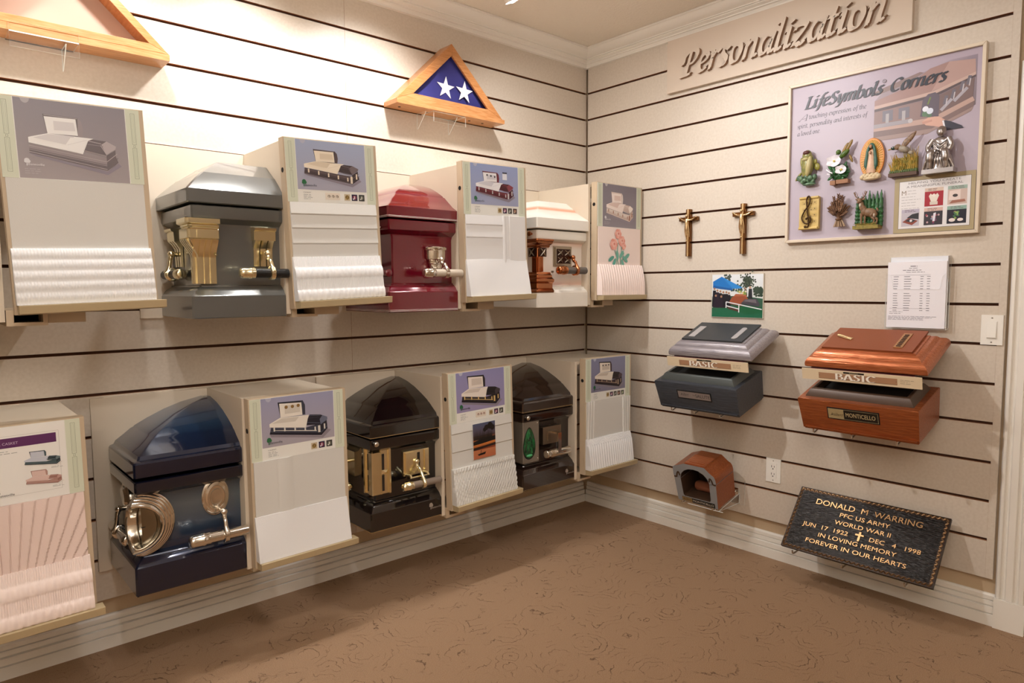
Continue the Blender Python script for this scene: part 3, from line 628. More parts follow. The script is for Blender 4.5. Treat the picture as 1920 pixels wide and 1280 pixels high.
def casket(key, xL, endR, z0, mats, label, lid, base=.088, rim=(.342, .386), stripe=None, flare=True):
    yF, eL = -.385, -.0145
    root = thing('casket_corner', label, 'casket sample', (xL, yF, z0), group='casket corner samples', world=True)
    b = B(); pb = clampprof(prof_body(base, *rim, flare=flare), z0, endR-xL); b.corner(pb, xL, yF, eL, endR); b.build('body', mats[0], root, sm=32)
    b = B(); b.corner(clampprof(lid, z0, endR-xL), xL, yF, eL, endR); b.build('lid', mats[1], root, sm=26)
    if stripe:
        for za, ze, o in stripe[1]:
            b = B(); b.corner([(o, z0+za), (o+.0007, z0+za+.0003), (o+.0007, z0+ze-.0003), (o, z0+ze)], xL, yF, eL, endR); b.build('pinstripe', stripe[0], root)
    return root
def ridge(b, prof, x0, x1, yF, t=.003):  # a raised rib following a profile on the front face
    b.solid([(yF-o, z) for o, z in prof]+[(yF-o-t, z) for o, z in prof[::-1]], lambda u, v, q: (q, u, v), x0, x1)
def ridgeL(b, prof, y0, y1, xL, t=.003):
    b.solid([(xL-o, z) for o, z in prof]+[(xL-o-t, z) for o, z in prof[::-1]], lambda u, v, q: (u, q, v), y0, y1)
def arm(b, x, yp, zk, yb, zb, rb, kd, w=.009):   # stalk out of the plate, a knob, and the lug hanging down to a clamp round the bar
    yk = yb+kd
    b.tube([(x, yp+.02, zk), (x, yk, zk)], .0085, 10); b.ell((x, yk, zk), (.0125, .0125, .0125), nu=12, nv=8)
    b.tube(smooth([(x, yk-.001, zk-.006), (x, yk-.006, zk-.02), (x, (yk+yb)/2-.008, (zk+zb+rb)/2), (x, yb-rb*.55, zb+rb*.95), (x, yb-rb-.002, zb+rb*.2)], 4), [.0085]*4+[.007]*4+[.0075]*4+[.0095]*5, 10)
    b.lathe([(rb+.001, -w), (rb+.005, -w+.002), (rb+.005, w-.002), (rb+.001, w)], (x, yb, zb), (1, 0, 0), 20)
def handle(root, x0, x1, yb, zb, rb, grip, metal, xa, plate_y, zk, capl=.045, kd=.01):
    b = B(); b.lathe([(rb*.86, 0), (rb*.86, x1-x0-capl)], (x0+capl, yb, zb), (1, 0, 0), 20); h = b.build('handle_bar', grip, root, sm=40)
    b = B(); b.lathe([(rb*.55, -.006), (rb*.8, -.004), (rb*.98, .002), (rb, .008), (rb, capl*.55), (rb*1.08, capl*.6), (rb*1.08, capl*.72), (rb, capl*.76), (rb, capl)], (x0, yb, zb), (1, 0, 0), 22); b.build('bar_end_cap', metal, h, sm=40)
    b = B(); arm(b, xa, plate_y, zk, yb, zb, rb, kd); b.build('handle_arm', metal, root, sm=45)
def handleL(root, y0, xb, zb, rb, grip, metal, ya, plate_x, zk, capl=.03):   # the same on the end wall, seen end-on
    b = B(); b.lathe([(rb*.86, 0), (rb*.86, -.03-y0-capl)], (xb, y0+capl, zb), (0, 1, 0), 18); h = b.build('handle_bar', grip, root, sm=40)
    b = B(); b.lathe([(rb*.55, -.006), (rb*.8, -.004), (rb*.98, .002), (rb, .008), (rb, capl)], (xb, y0, zb), (0, 1, 0), 18); b.build('bar_end_cap', metal, h, sm=40)
    b = B(); b.tube([(plate_x+.02, ya, zk), (xb, ya, zk)], .0085, 10); b.ell((xb, ya, zk), (.0125, .0125, .0125), nu=12, nv=8)
    b.tube(smooth([(xb-.001, ya, zk-.006), (xb-.005, ya, zk-.02), (xb-.006, ya, (zk+zb+rb)/2), (xb-rb*.55, ya, zb+rb*.95), (xb-rb-.002, ya, zb+rb*.2)], 4), [.0085]*4+[.007]*4+[.0075]*4+[.0095]*5, 10)
    b.lathe([(rb+.001, -.01), (rb+.005, -.007), (rb+.005, .007), (rb+.001, .01)], (xb, ya, zb), (0, 1, 0), 18); b.build('handle_arm', metal, root, sm=45)
def blocks(b, x0, x1, y, z0, z1, steps):   # stepped plate on the front face: (inset, thickness)
    for ins, t in steps: b.box(x0+ins, x1-ins, y-t, y+.004, z0+ins, z1-ins)
ZU, ZL = 1.224, .317

# --- grey with gold
GREY = paint('grey_steel_paint', '6c6d6b', .28, .45)
c1 = casket('grey', -2.378, -2.0525, ZU, (GREY, GREY), 'brushed grey casket corner with gold fluted corner piece and black handle grip', LID_HIP, base=.08)
xL, yF = -2.378, -.385
OP = [(-.03, 1.343), (-.029, 1.43), (-.027, 1.442), (-.018, 1.458), (-.006, 1.474), (.003, 1.488), (.004, 1.494)]
b = B(); b.corner(OP, xL, yF, yF+.085, xL+.092, ch=.004)
b.corner([(.006, 1.494), (.009, 1.496), (.009, 1.526), (.006, 1.529)], xL, yF, yF+.085, xL+.092, ch=.008)
b.corner([(0, 1.529), (0, 1.534), (.004, 1.536), (.004, 1.541), (.014, 1.545), (.016, 1.547), (.016, 1.562), (.014, 1.563)], xL, yF, yF+.088, xL+.095, ch=.01)
for i in range(4): ridge(b, OP, xL+.012+i*.0195, xL+.025+i*.0195, yF, .006)
for i in range(4): ridgeL(b, OP, yF+.012+i*.0185, yF+.024+i*.0185, xL, .006)
co = b.build('corner_ornament', M_['gold'], c1, sm=25)
b = B(); b.box(xL+.02, xL+.078, yF-.0115, yF-.008, 1.5, 1.522); b.build('raised_panel', M_['gold'], co, bev=.002)
b = B()
for x in (xL+.088, xL+.088): b.ell((x, yF+.018, 1.442), (.005, .006, .005))
b.build('stud', M_['gold'], co, sm=60)
PL = [(-.043, 1.405), (-.036, 1.406), (-.034, 1.47), (-.022, 1.49), (-.014, 1.498), (-.012, 1.53), (-.004, 1.534), (-.002, 1.542), (-.043, 1.545)]
b = B()
b.solid([(yF-o, z) for o, z in PL[4:]]+[(yF+.043, 1.498)], lambda u, v, q: (q, u, v), -2.157, -2.079)
for x0 in (-2.152, -2.128, -2.104): b.solid([(yF-o, z) for o, z in PL[:5]]+[(yF+.043, 1.498)], lambda u, v, q: (q, u, v), x0, x0+.02)
b.build('handle_plate', M_['gold'], c1, sm=25)
handle(c1, -2.222, -2.054, yF-.028, 1.38, .0195, M_['blackgrip'], M_['gold'], -2.114, yF-.012, 1.452, .046, .03)
b = B(); b.solid([(xL-o, z) for o, z in PL[4:]]+[(xL+.043, 1.498)], lambda u, v, q: (u, q, v), -.157, -.075)
for y0 in (-.153, -.126, -.099): b.solid([(xL-o, z) for o, z in PL[:5]]+[(xL+.043, 1.498)], lambda u, v, q: (u, q, v), y0, y0+.018)
b.build('handle_plate', M_['gold'], c1, sm=25)
handleL(c1, -.225, xL+.012, 1.378, .0195, M_['blackgrip'], M_['gold'], -.118, xL+.035, 1.452)

# --- its neighbour at the very edge of the photograph
PALE = paint('pale_silver_paint', '8f9490', .3, .5)
c0 = casket('silver', -3.235, -2.9055, ZU, (PALE, PALE), 'pale silver casket corner cut off by the left edge, upper row', LID_HIP, base=.08)
handle(c0, -3.08, -2.907, yF-.03, 1.38, .0195, M_['blackgrip'], M_['nickel'], -2.98, yF+.02, 1.452, .046)

# --- maroon with nickel
RED = paint('maroon_lacquer', '6e061f', .14, .15, 1.)
RED.node_tree.nodes['Principled BSDF'].inputs['Specular IOR Level'].default_value = .6
PIN = mat('silver_pinstripe', 'e4d8d4', .3)
c2 = casket('maroon', -1.615, -1.2625, ZU, (RED, RED), 'glossy maroon casket corner with silver pinstripes and one nickel handle', LID_DOME, stripe=(PIN, [(.394, .396, 0.0002), (.398, .400, .0002), (.004, .006, .0002), (.009, .011, .0002)]))
xL = -1.615
b = B(); b.lathe([(.02, 0), (.022, .006), (.023, .022), (.027, .026), (.028, .034), (.025, .038), (.034, .044), (.035, .05), (.036, .082), (.04, .086), (.041, .095), (.038, .098)], (-1.357, yF+.032, 1.405), (0, 0, 1), 26, 1.35, .8); b.build('handle_plate', M_['silver'], c2, sm=35)
handle(c2, -1.458, -1.265, yF-.03, 1.389, .0195, mat('cream_grip', 'cbbfae', .35, .2), M_['silver'], -1.35, yF+.0, 1.448, .05, .028)
b = B(); b.ell((xL+.01, -.3, 1.578), (.012, .01, .01)); b.build('knob', M_['silver'], c2, sm=60)
b = B(); b.lathe([(.01, 0), (.016, .004), (.017, .03), (.015, .04)], (xL+.02, -.36, 1.388), (0, 1, 0), 16); b.build('handle_bar', RED, c2, sm=40)

# --- white and pink with copper
def pinkshade(name, stops): return zramp(paint(name, 'f0e8de', .25, 0., .6), stops)
WB = pinkshade('white_lacquer_pink_shaded', [(0, 'efe9df'), (.085, 'f1ece2'), (.105, 'f3efe6'), (.118, 'eec8b4'), (.15, 'f3e6da'), (.3, 'f3e8dc'), (.325, 'efd0bc'), (.34, 'f0ece2'), (.39, 'f0ece2')])
WL = pinkshade('white_lid_pink_line', [(.38, 'eeeae2'), (.44, 'f0ece4'), (.49, 'f2ebe2'), (.5, 'edb49a'), (.508, 'edb49a'), (.518, 'f2eae0'), (.57, 'f3eee6')])
LID_WHITE = [(-.045, .39), (.002, .391), (.006, .394), (.006, .443), (.002, .448), (-.05, .476), (-.085, .497), (-.09, .498), (-.092, .506), (-.15, .546), (-.156, .55), (-.335, .572)]
c3 = casket('white', -.775, -.4085, ZU, (WB, WL), 'white and pale pink casket corner with copper column, upper row by the room corner', LID_WHITE, base=.078, flare=False)
xL = -.775
b = B(); e = yF+.1
b.corner([(-.04, 1.30), (.004, 1.301), (.006, 1.308), (0, 1.316), (-.006, 1.322), (-.006, 1.345), (0, 1.35), (.006, 1.356), (.006, 1.366), (-.002, 1.37), (-.01, 1.376), (-.01, 1.386), (-.018, 1.392), (-.022, 1.402)], xL, yF, e, xL+.112, ch=.004)
co = b.build('corner_ornament', M_['copper'], c3, sm=25)
b = B(); cp = [(-.032, 1.402), (-.03, 1.404), (-.03, 1.524), (-.032, 1.526)]
b.corner(cp, xL+.012, yF+.012, yF+.08, xL+.072, ch=.003)
for i in range(6): ridge(b, [(-.042, 1.404), (-.042, 1.47+.002*(i-2.5)**2)], xL+.03+i*.0085, xL+.0355+i*.0085, yF, .004); ridgeL(b, [(-.042, 1.404), (-.042, 1.47+.002*(i-2.5)**2)], yF+.03+i*.0085, yF+.0355+i*.0085, xL, .004)
b.build('column', M_['copper'], co, sm=25)
b = B(); ridge(b, [(-.018, 1.478), (-.018, 1.522)], xL+.032, xL+.08, yF, .0012); ridgeL(b, [(-.018, 1.478), (-.018, 1.522)], yF+.032, yF+.08, xL, .0012); b.build('recessed_field', M_['copperdark'], co)
b = B()
for sx, sz in ((1, 1), (1, -1)):
    b.tube([(xL+.04, yF+.016, 1.5-sz*.018), (xL+.056, yF+.012, 1.5), (xL+.072, yF+.016, 1.5+sz*.018)], [.002, .0045, .002], 6)
    b.tube([(xL+.016, yF+.04, 1.5-sz*.018), (xL+.012, yF+.056, 1.5), (xL+.016, yF+.072, 1.5+sz*.018)], [.002, .0045, .002], 6)
b.build('tracery', M_['nickel'], co, sm=40)
b = B(); b.corner([(-.03, 1.524), (-.024, 1.527), (-.02, 1.535), (-.006, 1.541), (.0, 1.546), (.002, 1.553), (.008, 1.556), (.008, 1.563), (0, 1.565)], xL, yF, yF+.1, xL+.108, ch=.004); b.build('capital', M_['copper'], co, sm=25)
b = B(); blocks(b, -.622, -.49, yF+.045, 1.432, 1.536, ((0, .006), (.008, .012))); pl = b.build('handle_plate', M_['nickel'], c3, bev=.002)
b = B(); b.box(-.606, -.506, yF+.0315, yF+.034, 1.447, 1.521); b.build('recessed_field', M_['copperdark'], pl)
b = B()
for cx in (-.582, -.53):
    for cz in (1.466, 1.502):
        for s_ in (1, -1): b.tube([(cx-.018, yF+.031, cz-s_*.013), (cx, yF+.027, cz), (cx+.018, yF+.031, cz+s_*.013)], [.0015, .004, .0015], 6)
b.build('tracery', M_['nickel'], pl, sm=40)
handle(c3, -.645, -.45, yF-.02, 1.411, .0215, mat('slate_grip', '5d5752', .4, .2), M_['copper'], -.525, yF+.03, 1.478, .05, .015)
b = B(); b.lathe([(.006, 0), (.006, .012), (.011, .014), (.012, .02), (.008, .024)], (xL+.012, -.335, 1.59), (-1, 0, 0), 14); b.build('knob', M_['copper'], c3, sm=50)
b = B(); b.lathe([(.006, 0), (.005, .01)], (-.63, yF+.045, 1.405), (0, -1, 0), 10); b.build('stud', M_['nickel'], c3, sm=50)

# --- navy blue with silver
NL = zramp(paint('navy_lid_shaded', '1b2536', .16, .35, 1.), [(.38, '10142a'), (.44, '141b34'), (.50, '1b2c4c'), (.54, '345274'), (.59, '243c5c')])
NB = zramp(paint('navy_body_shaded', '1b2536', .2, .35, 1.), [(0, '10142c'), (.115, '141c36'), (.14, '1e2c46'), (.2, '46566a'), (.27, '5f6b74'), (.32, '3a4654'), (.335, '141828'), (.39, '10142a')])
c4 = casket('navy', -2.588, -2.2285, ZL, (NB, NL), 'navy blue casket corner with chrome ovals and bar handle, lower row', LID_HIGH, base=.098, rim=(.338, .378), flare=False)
xL = -2.588
OV = [(1, 1, 0), (1, 1, .011), (.97, .98, .013), (.93, .96, .013), (.92, .95, .019), (.89, .935, .021), (.83, .91, .021), (.82, .9, .027), (.79, .885, .029), (.72, .86, .029), (.71, .85, .034), (.68, .835, .036), (.61, .80, .036), (.60, .79, .040),
      (.57, .76, .045), (.53, .72, .048), (.48, .68, .047), (.44, .645, .042), (.41, .62, .032), (.395, .605, .016)]
def oval_half(b, prof, a, h, zc, side):   # stepped half oval; the two halves meet, mitred, at the casket's arris
    n = 26; m = len(prof); pts = []
    for ra, rh, t in prof:
        for i in range(n+1):
            q = -math.pi/2+math.pi*i/n; u = .042-t+(a*ra+t)*math.cos(q); z = zc+h*rh*math.sin(q)-(1-rh)*.012
            pts.append((xL+u, yF+.042-t, z) if side == 0 else (xL+.042-t, yF+u, z))
    b.add(pts, [(j*(n+1)+i, j*(n+1)+i+1, (j+1)*(n+1)+i+1, (j+1)*(n+1)+i) for j in range(m-1) for i in range(n)])
b = B(); oval_half(b, OV, .092, .11, .549, 0); oval_half(b, OV, .092, .11, .549, 1); co = b.build('corner_ornament', M_['silver'], c4, sm=30)
DI = [(.40, .61, .016), (.38, .59, .013), (.2, .3, .011), (.01, .02, .011)]
b = B(); oval_half(b, DI, .092, .11, .549, 0); oval_half(b, DI, .092, .11, .549, 1)
b.build('mirror_dish', mat('smoked_mirror', '8f897c', .12, 1.), co, sm=40)
b = B(); b.lathe([(.047, 0), (.047, .006), (.043, .010), (.038, .011), (.037, .016), (.030, .018), (.028, .015), (.022, .015), (.020, .019), (.016, .018), (.001, .018)], (-2.316, yF+.045, .592), (0, -1, 0), 30, 1., 1.45); b.build('handle_plate', M_['silver'], c4, sm=30)
handle(c4, -2.42, -2.23, yF-.02, .467, .0215, M_['silver'], M_['silver'], -2.306, yF+.02, .545, .06)
b = B(); b.lathe([(.04, 0), (.04, .006), (.034, .012), (.028, .012), (.024, .02), (.001, .018)], (xL+.045, -.12, .592), (-1, 0, 0), 26, 1.45, 1.); b.build('handle_plate', M_['silver'], c4, sm=30)
handleL(c4, -.245, xL+.01, .468, .02, M_['silver'], M_['silver'], -.125, xL+.03, .55)

# --- black with gold
BLK = paint('black_lacquer', '140f10', .1, .1, 1.); BLK.node_tree.nodes['Principled BSDF'].inputs['Specular IOR Level'].default_value = .5
GST = mat('gold_pinstripe', 'b79a6a', .3, .6)
c5 = casket('black', -1.72, -1.3665, ZL, (BLK, BLK), 'black casket corner with flat gold corner plates and gold handle, lower row', LID_HIGH, base=.084, stripe=(GST, [(.392, .395, -.0098), (.001, .004, .0002)]))
xL = -1.72
b = B(); b.corner([(-.044, .462), (-.032, .463), (-.032, .652), (-.044, .653)], xL, yF, yF+.1, xL+.118, ch=.004); co = b.build('corner_ornament', M_['gold'], c5)
b = B(); b.corner([(-.03, .464), (-.022, .466), (-.022, .644), (-.03, .648)], xL, yF, yF+.052, xL+.062, ch=.003); b.build('corner_post', M_['gold'], co)
b = B()
for z0 in (.475, .565):
    b.box(xL+.074, xL+.085, yF+.0305, yF+.034, z0, z0+.068); b.box(xL+.0305, xL+.034, yF+.066, yF+.076, z0, z0+.068)
b.build('slot', M_['slot'], co)
b = B(); b.corner([(-.031, .465), (-.024, .466), (-.024, .65), (-.031, .651)], xL+.0, yF, yF+.004, xL+.004, ch=.001, caps=False)
b.box(xL+.104, xL+.112, yF+.024, yF+.036, .463, .653); b.box(xL+.066, xL+.07, yF+.026, yF+.036, .463, .653); b.box(xL+.024, xL+.036, yF+.09, yF+.098, .463, .653)
b.add([(xL+.07, yF+.031, .545), (xL+.104, yF+.031, .545), (xL+.104, yF+.031, .565), (xL+.07, yF+.031, .565), (xL+.087, yF+.02, .555)], [(0, 1, 4), (1, 2, 4), (2, 3, 4), (3, 0, 4)])
b.build('corner_strip', M_['gold'], co)
b = B(); blocks(b, -1.537, -1.405, yF+.045, .515, .622, ((0, .008),)); blocks(b, -1.53, -1.485, yF+.037, .52, .617, ((0, .008),)); b.box(-1.43, -1.41, yF+.03, yF+.037, .52, .617); pl = b.build('handle_plate', M_['gold'], c5, bev=.0015)
b = B(); b.box(-1.466, -1.453, yF+.0355, yF+.037, .53, .61); b.build('slot', M_['slot'], pl)
b = B()
for x in (-1.528, -1.44): b.tube([(x, yF+.03, .522), (x, yF-.004, .524), (x, yF-.012, .514)], .006, 10)
b.tube([(-1.53, yF-.006, .516), (-1.44, yF-.006, .516)], .0035, 8); b.build('bracket', M_['gold'], pl, sm=40)
handle(c5, -1.575, -1.385, yF-.02, .487, .0175, M_['greygrip'], M_['gold'], -1.478, yF+.02, .575, .046, .045)
b = B(); b.lathe([(.006, 0), (.007, .008), (.011, .01), (.0115, .014), (.008, .018), (.001, .019)], (-1.688, yF+.012, .686), (0, -1, 0), 18); b.build('knob', M_['silver'], c5, sm=50)
b = B(); blocks(b, 0, 0, 0, 0, 0, ()); b.box(xL+.03, xL+.046, -.2, -.1, .515, .622); b.build('handle_plate', M_['gold'], c5, bev=.0015)
handleL(c5, -.245, xL-.02, .487, .0175, M_['greygrip'], M_['gold'], -.15, xL+.03, .575)

# --- brown-black with the green scene
BRN = paint('dark_brown_lacquer', '2a1c18', .13, .2, 1.)
c6 = casket('brown', -.875, -.5085, ZL, (BRN, BRN), 'dark brown casket corner with a green landscape inset and nickel handle, lower row', LID_HIGH, base=.084, stripe=(GST, [(.392, .3935, -.0098), (.3955, .397, -.0098), (.001, .0025, .0002), (.006, .0075, .0002)]))
xL = -.875
PEW = mat('pewter_frame', '958c80', .4, .55)
b = B(); b.corner([(-.04, .452), (-.016, .453), (-.014, .456), (-.014, .66), (-.016, .663), (-.04, .664)], xL, yF, yF+.1, xL+.122, ch=.004); co = b.build('corner_ornament', PEW, c6, bev=.0015)
b = B()
for x, z in ((.112, .468), (.112, .648)): b.ell((xL+x, yF+.012, z), (.004, .003, .004))
b.build('rivet', M_['silver'], co, sm=60)
GRN = mat('green_landscape_glaze', '14301c', .2, .3, 1., noise=(60, '2f8a4c', (1, 1, .5)), bump=(120, .8))
def tear(t): return (.037*math.sin(t)*(1-.33*math.cos(t)), .074*math.cos(t))
for nm, k1, dep, m_ in (('scene_rim', 1.1, .0135, M_['dark']), ('scene_inset', 1., .0125, GRN)):
    b = B(); pts = [tear(2*math.pi*i/28) for i in range(28)]
    b.add([(xL+.056+u*k1, yF+dep, .552+v*k1) for u, v in pts]+[(xL+.056, yF+dep-.001, .552)], [(i, (i+1) % 28, 28) for i in range(28)]); b.build(nm, m_, co)
b = B()
for i in range(16):
    u = random.uniform(-.026, .026); z = random.uniform(.495, .59); b.lathe([(.006, 0), (.004, .01), (.0005, .022)], (xL+.056+u*(1-(z-.495)*5), yF+.0118, z), (0, 0, 1), 6)
b.build('pine_relief', GRN, co, sm=40)
b = B(); b.ell((xL+.056, yF+.012, .491), (.021, .003, .006)); b.build('pond', mat('bright_green_glaze', '58c88a', .15, 0, 1.), co, sm=60)
b = B(); b.box(-.726, -.595, yF+.012, yF+.046, .53, .618); pl = b.build('handle_plate', M_['nickel'], c6, bev=.006)
b = B(); b.box(-.695, -.63, yF+.006, yF+.012, .548, .598); b.build('raised_panel', M_['nickel'], pl, bev=.002)
b = B(); b.box(-.668, -.645, yF-.035, yF+.008, .583, .592); b.box(-.668, -.645, yF-.04, yF-.033, .488, .592); b.build('handle_arm', M_['silver'], c6, bev=.003)
b = B(); b.lathe([(.018, 0), (.02, .003), (.02, .012), (.0185, .014), (.0185, .03), (.02, .032), (.02, .166), (.018, .17)], (-.735, yF-.018, .487), (1, 0, 0), 24); b.build('handle_bar', M_['silver'], c6, sm=40)
b = B(); b.lathe([(.006, 0), (.007, .008), (.011, .01), (.0115, .014), (.008, .018), (.001, .019)], (-.838, yF+.012, .683), (0, -1, 0), 18); b.build('knob', M_['silver'], c6, sm=50)
for rt, x, z in ((c5, -1.432, .352), (c6, -.575, .348)):
    p = Pr(0, .0003); logo(p, 0, 0, .03, 'a09488', 'a09488', 1); o_ = p.build('maker_mark', rt); o_.location = Vector((x, yF-.0004, z))-rt.location
# ------------------------------------------------------------------ triangular flag cases
def tri(ins, z0=0.):
    A, Bq, Cq = (-.322, 0), (.322, 0), (0, .312); s = math.hypot(.322, .312); k = ins*(s+.322)/.312   # inset triangle
    top = ins*s/.322
    return [(A[0]+k, ins+z0), (Bq[0]-k, ins+z0), (0, Cq[1]-top+z0)]
def flag_case(loc, label, flag):
    t = thing('flag_case', label, 'flag case', loc)
    z0 = .016 if flag else 0.
    o, i = tri(0, z0), tri(.04 if flag else .026, z0); ib = tri(.02, z0)
    names = (('bottom_rail', M_['oakh']), ('side_rail', M_['oak']), ('side_rail', M_['oak']))
    for j, (nm, m) in enumerate(names):
        k = (j+1) % 3
        b = B(); b.pxz([o[j], o[k], i[k], i[j]], -.1, -.088); b.pxz([o[j], o[k], ib[k], ib[j]], -.0879, -.0008); b.build(nm, m, t, bev=.0015)
    b = B(); b.pxz(ib, -.012, -.004); b.build('back_panel', mat('peach_lining', 'c6a794', .7) if not flag else M_['oak'], t)
    b = B(); b.box(-.322, .322, -.113 if flag else -.104, -.0008, -.004 if flag else -.024, .0158 if flag else -.002); bp = b.build('base_plate', M_['oakh'], t, bev=.003)
    if flag:
        b = B()
        for x in (-.27, -.11, .14, .225): b.lathe([(.007, 0), (.007, .0006)], (x, -.05, -.0046), (0, 0, 1), 12)
        b.build('screw_hole', M_['dark'], bp)
        b = B(); a = tri(.022, z0)
        b.grid(lambda u, v: (a[0][0]*(1-u)*(1-v)+a[1][0]*u*(1-v), -.07-.012*math.sin(math.pi*min(u*(1-v)*1+.15, 1))-.003*math.sin(u*14+v*9), a[0][1]+(a[2][1]-a[0][1])*v), 24, 16)
        fl = b.build('folded_flag', mat('navy_flag_cloth', '2b2a72', .8, bump=(700, .2)), t, sm=60)
        for cx, cz, r_ in ((-.030, .118, .054), (.083, .118, .054)):
            b = B(); pts = [(cx+(r_ if q % 2 == 0 else r_*.39)*math.sin(q*math.pi/5+.05), cz+(r_ if q % 2 == 0 else r_*.39)*math.cos(q*math.pi/5+.05)) for q in range(10)]
            b.pxz(pts, -.0875, -.0862); b.build('star', mat('white_star_cloth', 'f2f0f2', .7), fl)
    return t
flag_case((-2.66, 0, 2.170), 'empty honey oak triangular flag case on the upper wall at the top left', False)
flag_case((-1.067, 0, 2.168), 'honey oak triangular flag case holding a folded blue flag with two white stars', True)
def bracket(loc, label, wd, dp, lip, drop=-.05):
    t = thing('acrylic_bracket', label, 'bracket', loc, group='clear acrylic brackets')
    b = B(); sheetbox(b, -wd/2, wd/2, -dp, 0, -.0035, 0); b.build('shelf', M_['acrylic'], t)
    b = B(); sheetbox(b, -wd/2, wd/2, -dp-.0035, -dp-.0002, drop, lip); b.build('front_lip', M_['acrylic'], t)
    for x in (-wd/2-.03, wd/2-.035):
        b = B(); sheetpoly(b, [(-.004, -.004), (-dp+.02, -.004), (-.01, -.075), (-.004, -.075)], x, x+.003, 'x'); b.build('side_fin', M_['acrylic'], t)
bracket((-2.715, 0, 2.145), 'clear acrylic bracket with a front lip under the empty flag case', .19, .106, .028)
bracket((-1.085, 0, 2.1635), 'clear acrylic bracket under the flag case with the blue flag', .19, .1, -.004)

# ------------------------------------------------------------------ right wall: sign
SIDEM = mat('letter_edge_brown', '9c7c62', .7); SIGNM = mat('sign_board_beige', 'd3c3b2', .55)
t = thing('wall_sign', 'beige sign board with raised italic letters reading Personalization under the crown moulding', 'sign', (0, -.595, 2.343), RW)
b = B(); b.box(0, 1.178, -.024, -.0003, 0, .268); b.build('board', [SIGNM, M_['mdf']], t, bev=.0012)
res, tw = nib('Personalization', .079, pen=.29, ang=40, shear=.2, gap=.075, thin=.42)
for ch, qs in res:
    b = B()
    for i, q in enumerate(qs):
        q = [(.096+a*.985/tw, .064+c) for a, c in q]; y = -.0425-.00004*(i % 5)
        b.face(*[(u, y, v) for u, v in q]); b.k = 1
        for (u, v), (u2, v2) in zip(q, q[1:]+q[:1]): b.face((u, y, v), (u2, y, v2), (u2, -.0243, v2), (u, -.0243, v))
        b.k = 0
    b.build('letter', [SIGNM, SIDEM], t, fix=False)

# emblem board
t = thing('emblem_board', 'large framed mauve board titled LifeSymbols Corners with small relief ornaments', 'display board', (0, -1.267, 1.524), RW)
b = B(); W_, H_ = .767, .711
b.box(.008, W_-.008, -.015, -.0005, .008, H_-.008); b.build('panel', mat('mauve_panel', 'b3a7b4', .4), t)
for nm, po in (('frame_rail', [(0, 0), (W_, 0), (W_-.013, .013), (.013, .013)]), ('frame_rail', [(0, H_), (W_, H_), (W_-.013, H_-.013), (.013, H_-.013)]), ('frame_rail', [(0, 0), (0, H_), (.013, H_-.013), (.013, .013)]), ('frame_rail', [(W_, 0), (W_, H_), (W_-.013, H_-.013), (W_-.013, .013)])):
    b = B(); b.pxz(po, -.028, -.0004); b.build(nm, mat('ivory_frame', 'dccdb8', .4), t, bev=.002)
p = Pr(-.015); p.rect(.013, W_-.013, .013, H_-.013, ('b9aebb', 'ad9fae'), 1)
x0, x1, z0, z1 = .372, .737, .405, .672
X = lambda a, c: (x0+(x1-x0)*a, z0+(z1-z0)*c)
def PP(s, col, L): p.poly([X(*q) for q in P2(s)], col, L)
p.poly([X(0, .08), X(.75, .18), X(1, .3), X(1, 1), X(.75, 1), X(.1, .76), X(0, .62)], ['8a7a80', '7a6a72', '7d7078', '8f8290', 'a294a2', '9a8a92', '9c8c94'], 2)
PP("0,62 30,72 56,94 74,98 98,94 98,78 62,62 58,60 0,54", '9d7d78', 3); PP("58,60 74,98 98,94 99,74", 'b0918a', 4); PP("0,70 30,78 50,90 46,92 10,80 0,76", '86706e', 4)
PP("0,54 60,60 99,76 99,72 60,55 0,49", 'bfa39a', 5); PP("0,49 60,55 99,72 99,69 60,51 0,45", '55464a', 5); PP("0,45 60,50 98,68 97,40 60,20 0,22", '8d7472', 5); PP("60,50 98,68 97,40 62,20", '76605f', 6)
PP("0,22 60,22 97,42 99,36 60,14 0,15", 'b89a90', 6); PP("0,15 60,14 99,36 98,28 60,6 0,6", '7c6664', 6); PP("0,6 60,6 98,28 96,22 55,-1 0,0", '9a837e', 6)
for a in (.09, .26): p.rect(x0+(x1-x0)*a, x0+(x1-x0)*(a+.11), z0+.075, z0+.118, '75707c', 7); p.rect(x0+(x1-x0)*(a+.035), x0+(x1-x0)*(a+.07), z0+.062, z0+.105, 'a8a2a6', 8)
p.rect(x0, x0+.14, z0+.052, z0+.068, '9a949c', 8); p.disc(x0+.14, z0+.06, .009, 'b8b2b6', 9)
PP("48,26 50,50 55,57 62,58 66,52 66,22", '5d5260', 8)
for a, c, q, r_ in (((.68, .3), (.78, .44), 0, .01), ((.80, .40), (.92, .56), 0, .009)): p.line(X(*a), X(*c), .012, 'a8a2ac', 9)
for a, c in ((.71, .36), (.78, .43), (.86, .52), (.92, .58)): p.line(X(a, c+.02), X(a+.02, c+.14), .012, '6c6672', 9); p.line(X(a+.015, c), X(a+.025, c+.1), .004, 'c0bac0', 10)
p.disc(*X(.53, .36), .011, 'dfe2ee', 10); p.disc(*X(.575, .32), .012, 'd4daea', 10); p.disc(*X(.53, .29), .012, '5a7a5c', 9); p.line(X(.55, .42), X(.575, .52), .006, '6b7a42', 10); p.disc(*X(.57, .26), .009, '54705a', 9)
PP("50,18 56,23 66,22 72,16 76,9 72,4 64,8 54,12", 'd0a494', 11); PP("50,18 60,19 60,16 51,14", 'c09284', 12); PP("70,16 78,12 88,4 90,0 72,0 72,6", '2e2c3c', 12); p.line(X(.705, .15), X(.725, .03), .006, 'e8e4e8', 13)
